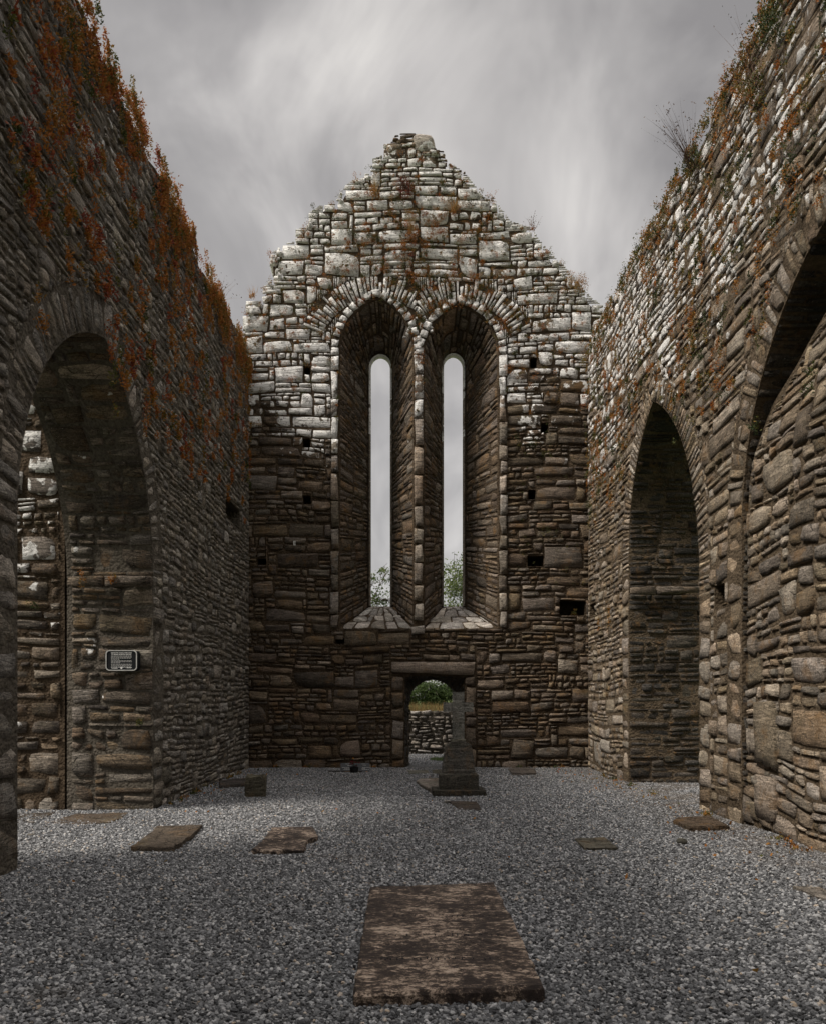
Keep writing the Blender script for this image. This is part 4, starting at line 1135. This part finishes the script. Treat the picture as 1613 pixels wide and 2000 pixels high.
for px, py, q in ((100, 215, .3), (95, 250, .22), (130, 260, .25), (200, 60, .0), (65, 620, .12), (70, 435, .12), (330, 610, .1), (120, 40, .25), (470, 700, .22), (462, 740, .25), (474, 780, .2), (455, 690, .25), (480, 720, .2), (160, 1132, .07), (222, 1133, .06)):
    if q: tuft(LW, lw_pt(px, py) if py < 1000 else tuple(at(px, py, 10.68)), (1, 0, 0) if py < 1000 else (0, -1, 0), q, int(700 * q) + 40, .45, r2, .034, 1.5, .8)
tag(LW.obj('wall_plants', M['creep'], kind='stuff'), 'rust-red and orange stonecrop tufts creeping all over the upper left wall', 'wall plants')
# --- right wall
RW = Leaves()
for i in range(520):
    Y = r2.uniform(7.2, 17.4); t_ = r2.random() ** 1.1; z = 9.25 - t_ * 4.0
    if in_poly(offset_curve(ra, .15).tolist())(np.array([Y]), np.array([z]))[0] or in_poly(offset_curve(rb, .15).tolist())(np.array([Y]), np.array([z]))[0]: continue
    tuft(RW, (XR - .08, Y, z), (-1, 0, 0), r2.uniform(.035, .12), int(r2.uniform(40, 120)), float(np.clip(r2.choice([.06, .25, .42, .56]) + r2.normal(0, .05), 0, 1)), r2, .026, 2.0, .6)
for i in range(90):
    Y = r2.uniform(7.5, 17.3); tuft(RW, (XR - .06, Y, 9.25 - abs(r2.normal(0, .15))), (-1, 0, 0), r2.uniform(.06, .14), 80, float(r2.choice([.1, .25, .4])), r2, .03, 1.2, .8)
for px, py, q, h in ((1380, 320, .22, .1), (1360, 345, .15, .3), (1570, 310, .2, .02), (1500, 170, .2, .15), (1470, 130, .15, .3), (1560, 80, .15, .2), (1440, 350, .14, .08), (1300, 425, .15, .2), (1495, 835, .1, .02), (1180, 850, .08, .02),
                     (1600, 745, .1, .02), (1430, 215, .2, .4), (1150, 700, .18, .25), (1142, 720, .15, .4), (1200, 1200, .12, .42), (1178, 1220, .08, .42), (1570, 360, .15, .5), (1560, 270, .15, .5)):
    Y = 6324 / (px - 788); tuft(RW, (XR - .09, Y, EYE + (VY - py) * Y / F), (-1, 0, 0), q, int(700 * q) + 40, h, r2, .03, 1.4, .8)
tag(RW.obj('wall_plants', M['creep'], kind='stuff'), 'green and orange tufts growing from the joints of the sunlit right wall', 'wall plants')
# --- gable joints
GW = Leaves(); gi_ = in_poly(g_outer)
bl = [in_poly(wL_in), in_poly(wR_in)]
for i in range(2300):
    u = r2.uniform(-3.5, 4.1); z = r2.triangular(7.6, 10.8, 14.0)
    a = (np.array([u]), np.array([z]))
    if not gi_(*a)[0] or any(b(*a)[0] for b in bl): continue
    near = math.exp(-((u - .3) / 1.6) ** 2)
    if r2.random() > .34 + .6 * near: continue
    tuft(GW, (u, YD - .07, z), (0, -1, 0), r2.uniform(.03, .10), int(r2.uniform(30, 100)), float(np.clip(r2.choice([.06, .2, .36, .48, .58]) + r2.normal(0, .05), 0, 1)), r2, .024, 1.0, .5)
for i in range(40):      # low green sprigs on the right of the gable
    u = r2.uniform(2.4, 4.0); z = r2.uniform(3.3, 8.0)
    tuft(GW, (u, YD - .07, z), (0, -1, 0), r2.uniform(.02, .06), 25, .1, r2, .02, .8, .4)
for px, py, q, h in ((1035, 870, .12, .05), (1062, 890, .1, .05), (1010, 865, .12, .04), (1060, 1035, .12, .15), (1140, 710, .2, .4), (1135, 690, .15, .3), (1136, 780, .12, .8), (800, 500, .12, .75), (798, 540, .1, .75), (900, 590, .14, .45), (985, 640, .12, .62), (700, 465, .12, .05), (735, 475, .1, .05), (1120, 1195, .05, .2)):
    tuft(GW, (gx(px), YD - .09, gz(py)), (0, -1, 0), q, int(700 * q) + 40, h, r2, .028, 1.2, .6)
tag(GW.obj('wall_plants', M['creep'], kind='stuff'), 'mossy orange and green growth in the joints of the upper gable', 'wall plants')

def blades(L, c, nrm, n, length, spread, r, hue, width=.006, droop=.3, segs=3):
    """grass-like blades / stalks as thin strips"""
    c = np.array(c); up = np.array([0, 0, 1.0]); nrm = np.array(nrm, float)
    for i in range(n):
        d = up + nrm * r.uniform(0, .8) + r.normal(0, spread, 3); d /= np.linalg.norm(d)
        l = length * r.uniform(.5, 1.15); s = np.cross(d, r.normal(0, 1, 3)); s /= np.linalg.norm(s); p = c + r.normal(0, .03, 3)
        V = []; dd = d.copy()
        for k in range(segs + 1):
            w = width * (1 - k / (segs + .3)); V += [p - s * w / 2, p + s * w / 2]
            p = p + dd * l / segs; dd = dd + np.array([0, 0, -droop / segs]) + r.normal(0, .06, 3); dd /= np.linalg.norm(dd)
        b = [(2 * k, 2 * k + 1, 2 * k + 3, 2 * k + 2) for k in range(segs)]
        L.add(np.array(V), np.array(b), np.full(len(V), np.clip(hue + r.normal(0, .12), 0, 1)))
def wall_shrub(name, loc, nrm, label, cat='shrub', foliage=None, stalks=None, seeds=False, seed=1):
    """foliage=(radius,count,hue,tall)  stalks=(count,length,spread,hue)"""
    r = np.random.default_rng(seed); t = thing(name, loc, label, cat)
    if foliage:
        L = Leaves(); rad, n, h, tall = foliage; tuft(L, loc, nrm, rad, n, h, r, .03, tall, 1.0); L.obj('foliage', M['creep'], t, kind='stuff')
    if stalks:
        L = Leaves(); n, ln, sp, h = stalks; blades(L, loc, nrm, n, ln, sp, r, h, .007 if ln > .4 else .009); o = L.obj('stalk', M['twig'] if seeds else M['straw'], t, kind='stuff')
        if seeds:
            tips = np.array([V[-1] for V in L.V]); mid = np.array([V[-3] for V in L.V])
            C = np.concatenate([tips + r.normal(0, .01, tips.shape), mid + r.normal(0, .02, mid.shape)])
            V, Fc, hh = leaf_quads(C, .03, r, None, np.full(len(C), .2)); L2 = Leaves(); L2.add(V, Fc, hh); L2.obj('seed_head', M['twig'], t, kind='stuff')
    return t
def rwp(px, py, o=.12): Y = 6324 / (px - 788); return (XR - o, Y, EYE + (VY - py) * Y / F)
def gpp(px, py, o=.09): return (gx(px), YD - o, gz(py))
def lwp(px, py, o=.1): Y = 5301 / (788 - px); return (XL + o, Y, EYE + (VY - py) * Y / F)
wall_shrub('seeding_shrub', rwp(1365, 325), (-1, -.2, .2), 'wispy shrub with thin dotted seed stalks leaning off the right wall top', foliage=(.16, 260, .1, 1), stalks=(60, .8, .22, .2), seeds=True, seed=1)
wall_shrub('twiggy_shrub', rwp(1497, 165), (-.6, 0, 0), 'dark red twiggy shrub high on the right wall, near its top edge', foliage=(.14, 240, .12, 1.3), stalks=(34, .8, .28, .3), seeds=True, seed=2)
wall_shrub('green_shrub', rwp(1530, 30), (-1, 0, 0), 'dense dark green shrub at the top right corner of the right wall', foliage=(.3, 900, .08, 1.1), seed=3)
wall_shrub('dry_shrub', gpp(790, 375), (0, -1, 0), 'rounded maroon dry shrub growing below the gable peak', foliage=(.2, 500, .97, .8), stalks=(70, .3, .55, .4), seeds=True, seed=4)
wall_shrub('dry_grass_tuft', gpp(733, 385), (0, -.4, 0), 'orange dry grass tuft left of the maroon shrub on the gable', 'grass tuft', foliage=(.14, 300, .48, 1.3), stalks=(70, .35, .3, .7), seed=5)
wall_shrub('grass_tuft', gpp(862, 362), (0, -.6, 0), 'bright green spiky tuft right of the maroon shrub on the gable', 'grass tuft', foliage=(.08, 160, .03, 1), seed=6)
wall_shrub('hanging_grass', gpp(885, 418), (.2, -1, -.4), 'arching straw-orange grass tuft on the gable, above the right lancet', 'grass tuft', foliage=(.1, 160, .5, .8), stalks=(90, .34, .4, .7), seed=7)
wall_shrub('trailing_plant', gpp(802, 460), (0, -1, 0), 'rusty plant trailing down the middle of the gable above both lancets', 'plant', foliage=(.15, 520, .66, 2.4), stalks=(50, .5, .15, .6), seed=8)
wall_shrub('orange_shrub', gpp(1124, 562), (.3, -1, .2), 'large orange-green cushion on the right shoulder of the gable', foliage=(.22, 650, .36, .7), stalks=(40, .25, .5, .7), seed=9)
wall_shrub('twiggy_sprig', gpp(1038, 452), (.4, 0, .3), 'thin bare sprig standing on the right slope of the gable', 'plant', foliage=(.06, 60, .6, 1), stalks=(26, .28, .35, .5), seeds=True, seed=10)
wall_shrub('dry_grass_tuft', gpp(496, 582), (-.3, 0, .4), 'pale orange grass tuft on the lowest left step of the gable', 'grass tuft', foliage=(.07, 90, .5, .7), stalks=(50, .2, .5, .9), seed=11)
wall_shrub('curled_sprig', lwp(425, 590, 0), (.8, 0, .3), 'curled bare twiggy plant standing off the left wall top near the gable', 'plant', foliage=(.08, 90, .35, 1), stalks=(34, .45, .5, .8), seeds=True, seed=12)
wall_shrub('small_fern', tuple(at(270, 1412, 10.66)), (0, -1, 0), 'small bright green plant low on the left pier below the sign', 'plant', foliage=(.05, 120, .04, 1), seed=13)
wall_shrub('small_fern', tuple(at(70, 1183, 10.7)), (0, -1, 0), 'small green plant on the chapel wall behind the near left pier', 'plant', foliage=(.06, 90, .05, .7), seed=14)

LT = Leaves()
def litter(n, f):
    P = np.array([f() for _ in range(n)]); V, Fc, hh = leaf_quads(P, .045, r2, None, np.clip(r2.normal(.42, .15, n), 0, 1), .6)
    LT.add(V, Fc, hh)
litter(160, lambda: (XR - .15 - abs(r2.normal(0, .45)), r2.uniform(7.4, 17), .03))
litter(60, lambda: (XL + .15 + abs(r2.normal(0, .4)), r2.uniform(11.5, 17), .03))
litter(70, lambda: (r2.uniform(-3, 3.8), r2.uniform(3.8, 17), .03))
tag(LT.obj('fallen_leaves', M['creep'], kind='stuff'), 'scattered fallen brown leaves on the gravel, thickest along the wall foot', 'leaves')
WD = Leaves()
for i in range(46):
    q = r2.random()
    c = (XR - .1 - r2.random() * .12, r2.uniform(7.6, 17.3), .02) if q < .5 else ((XL + .12, r2.uniform(11.2, 17.3), .02) if q < .75 else (r2.uniform(-3.2, 3.9), YD - .1, .02))
    tuft(WD, c, (0, 0, 1), r2.uniform(.03, .08), 26, float(r2.choice([.08, .2, .45])), r2, .035, 1, 1.2)
tag(WD.obj('foot_weeds', M['creep'], kind='stuff'), 'small green and brown weeds along the foot of the walls', 'weeds')

# ================================================================== BEYOND THE GABLE
bw = thing('boundary_wall', (1, 21.9, 0), 'low dry-stone boundary wall of pale grey stones seen through the doorway', 'wall')
bo = [(-6, -.3), (-6, 1.2), (8, 1.2), (8, -.3)]
core(bw, bo, [], [], lambda u, v: (u, 21.95, v), lambda u, v: (u, 22.5, v), M['m_left'])
brc = layout(-2.0, 4.5, -.05, 1.24, None, lambda u, v, r: (r.uniform(.12, .38), r.uniform(.07, .2)), seed=61)
masonry(bw, brc, lambda u, v, h: (u, 21.9 - h, v), M['dry'], Warp(6, .02, .02), seed=62, gap=.016, rough=.01, prot=(-.02, .05), rnd_corner=1.6)
bk = MB(); bk.add([(-12, 22.35, 1.12), (14, 22.35, 1.12), (14, 25, 1.35), (-12, 25, 1.35), (14, 60, 1.6), (-12, 60, 1.6), (-12, 22.35, -.1), (14, 22.35, -.1)], [(0, 1, 2, 3), (3, 2, 4, 5), (0, 6, 7, 1)])
tag(bk.obj('grass_bank', M['turf'], center=False), kind='structure')
GB = Leaves()
r3 = np.random.default_rng(5)
def mass_blades(L, n, x0, x1, y0, y1, zf, ln, w, hue, r, lean=.3):
    X = r.uniform(x0, x1, n); Y = r.uniform(y0, y1, n); Z = zf(X, Y)
    P = np.stack([X, Y, Z], 1); d = r.normal(0, lean, (n, 3)); d[:, 2] = 1; d /= np.linalg.norm(d, axis=1)[:, None]
    s = np.cross(d, r.normal(0, 1, (n, 3))); s /= np.linalg.norm(s, axis=1)[:, None]; l = ln * r.uniform(.5, 1.3, n)[:, None]
    V = np.stack([P - s * w, P + s * w, P + d * l + s * w * .2, P + d * l - s * w * .2], 1).reshape(-1, 3)
    L.add(V, np.arange(4 * n).reshape(-1, 4), np.repeat(np.clip(hue + r.normal(0, .2, n), 0, 1), 4))
mass_blades(GB, 6500, -2, 4.5, 22.4, 24.2, lambda x, y: 1.1 + (y - 22.35) * .09, .2, .006, .22, r3)
mass_blades(GB, 2200, -2, 4.5, 22.15, 22.5, lambda x, y: 1.08 + 0 * x, .12, .008, .95, r3)
tag(GB.obj('dry_grass', M['straw'], kind='stuff'), 'dry orange and straw-coloured grass along the top of the boundary wall', 'grass')
GP = Leaves()
def patch(x, y): return .01 + 0 * x
xx, yy = ground(866, 1484)
n = 2600; a = r3.uniform(0, 6.28, n); q_ = np.sqrt(r3.random(n)); X = xx + .9 * q_ * np.cos(a) + .55; Y = yy + .7 * q_ * np.sin(a)
P = np.stack([X, Y, np.full(n, .0)], 1); V, Fc, hh = leaf_quads(P, .06, r3, np.array([0, 0, 1.2]), None, .15); GP.add(V, Fc, hh)
X = r3.uniform(5.6, 9, 9000); Y = r3.uniform(12.5, 18, 9000); V, Fc, hh = leaf_quads(np.stack([X, Y, 0 * X], 1), .07, r3, np.array([0, 0, 1.2]), None, .15); GP.add(V, Fc, hh)
tag(GP.obj('grass_patch', M['grass'], kind='stuff'), 'short green grass beside the gravel outside the walls', 'grass')
gs = MB(); gs.add([(5.5, 8, .03), (40, 8, .03), (40, 21, .03), (5.5, 21, .03)], [(0, 1, 2, 3)])
tag(gs.obj('lawn', M['turf'], center=False), kind='structure')
# trees and bush
def tree(name, base, h, blobs, label, cat, seed, nl, leaf=.07, mat_='leaf', hue=.5, trunk_r=.12, branches=7):
    r = np.random.default_rng(seed); t = thing(name, base, label, cat); bx, by, bz = base
    tb = MB(); top = (bx + r.normal(0, .2), by + r.normal(0, .2), bz + h * .75)
    midp = (bx + r.normal(0, .12), by, bz + h * .35)
    tb.tube([base, midp, top], [trunk_r, trunk_r * .7, trunk_r * .15], 8); tb.obj('trunk', M['bark'], t)
    bb = MB()
    for k, (ox, oy, oz, rad) in enumerate(blobs):
        s = Vector(midp).lerp(Vector(top), r.uniform(0, .9)); e = Vector((bx + ox, by + oy, bz + oz)); m_ = s.lerp(e, .5) + Vector((0, 0, -.1))
        bb.tube([s, m_, e], [trunk_r * .3, trunk_r * .2, .012], 5)
        for q in range(branches):
            dv = Vector(r.normal(0, 1, 3)).normalized() * rad * r.uniform(.6, 1.15); mm_ = e + dv * .5 + Vector(r.normal(0, .05, 3))
            bb.tube([m_.lerp(e, r.uniform(.2, 1)), mm_, e + dv], [.014, .009, .004], 4)
    bb.obj('branches', M['bark'], t)
    L = Leaves(); w = np.array([b[3] ** 2 for b in blobs]); w /= w.sum()
    for (ox, oy, oz, rad), ww in zip(blobs, w):
        n = int(nl * ww); nc = max(4, int(n / 26)); c = r.normal(0, 1, (nc, 3)); c /= np.linalg.norm(c, axis=1)[:, None]; c *= rad * r.uniform(.35, 1.0, nc)[:, None]; c[:, 2] *= .8
        k = r.integers(0, nc, n); P = c[k] + r.normal(0, rad * .13, (n, 3)) + np.array([bx + ox, by + oy, bz + oz])
        hcl = np.clip(hue + r.normal(0, .2, nc), 0, 1)[k] + r.normal(0, .08, n)
        V, Fc, hh = leaf_quads(P, leaf, r, np.array([0, 0, .2]), np.clip(hcl, 0, 1), .55); L.add(V, Fc, hh)
    L.obj('crown', M[mat_], t)
tree('leafy_tree', (2.3, 27, 1.3), 5.6, [(-.6, 0, 4.3, .9), (.4, .2, 4.7, .95), (-.2, 0, 3.6, 1.0), (-.9, .1, 3.1, .7), (0, -.3, 3.0, .9), (1.1, 0, 3.4, .9), (.3, 0, 2.1, 1.0), (-.5, 0, 1.6, .9), (1.3, .3, 2.4, .9)],
     'leafy green tree filling the foot of the right lancet window', 'tree', 3, 15000, .075, hue=.68)
tree('sparse_tree', (-1.2, 26, 1.3), 5.2, [(.35, 0, 3.6, .45), (.1, 0, 4.1, .4), (.6, 0, 4.3, .4), (.75, 0, 3.5, .5), (-.6, 0, 2.6, .6), (0, 0, 1.8, .7), (1.1, .2, 2.7, .45)],
     'sparse twiggy tree showing at the foot of the left lancet window', 'tree', 4, 2600, .07, hue=.55, trunk_r=.07, branches=9)
tree('dense_bush', (.95, 25.2, 1.3), 1.0, [(-.2, 0, .5, .5), (.4, .1, .45, .5), (-.75, 0, .3, .4), (.05, 0, .2, .5), (1.0, 0, .3, .45)],
     'dark green bush with yellowing leaves seen through the doorway arch', 'bush', 5, 15000, .06, hue=.3, trunk_r=.04)
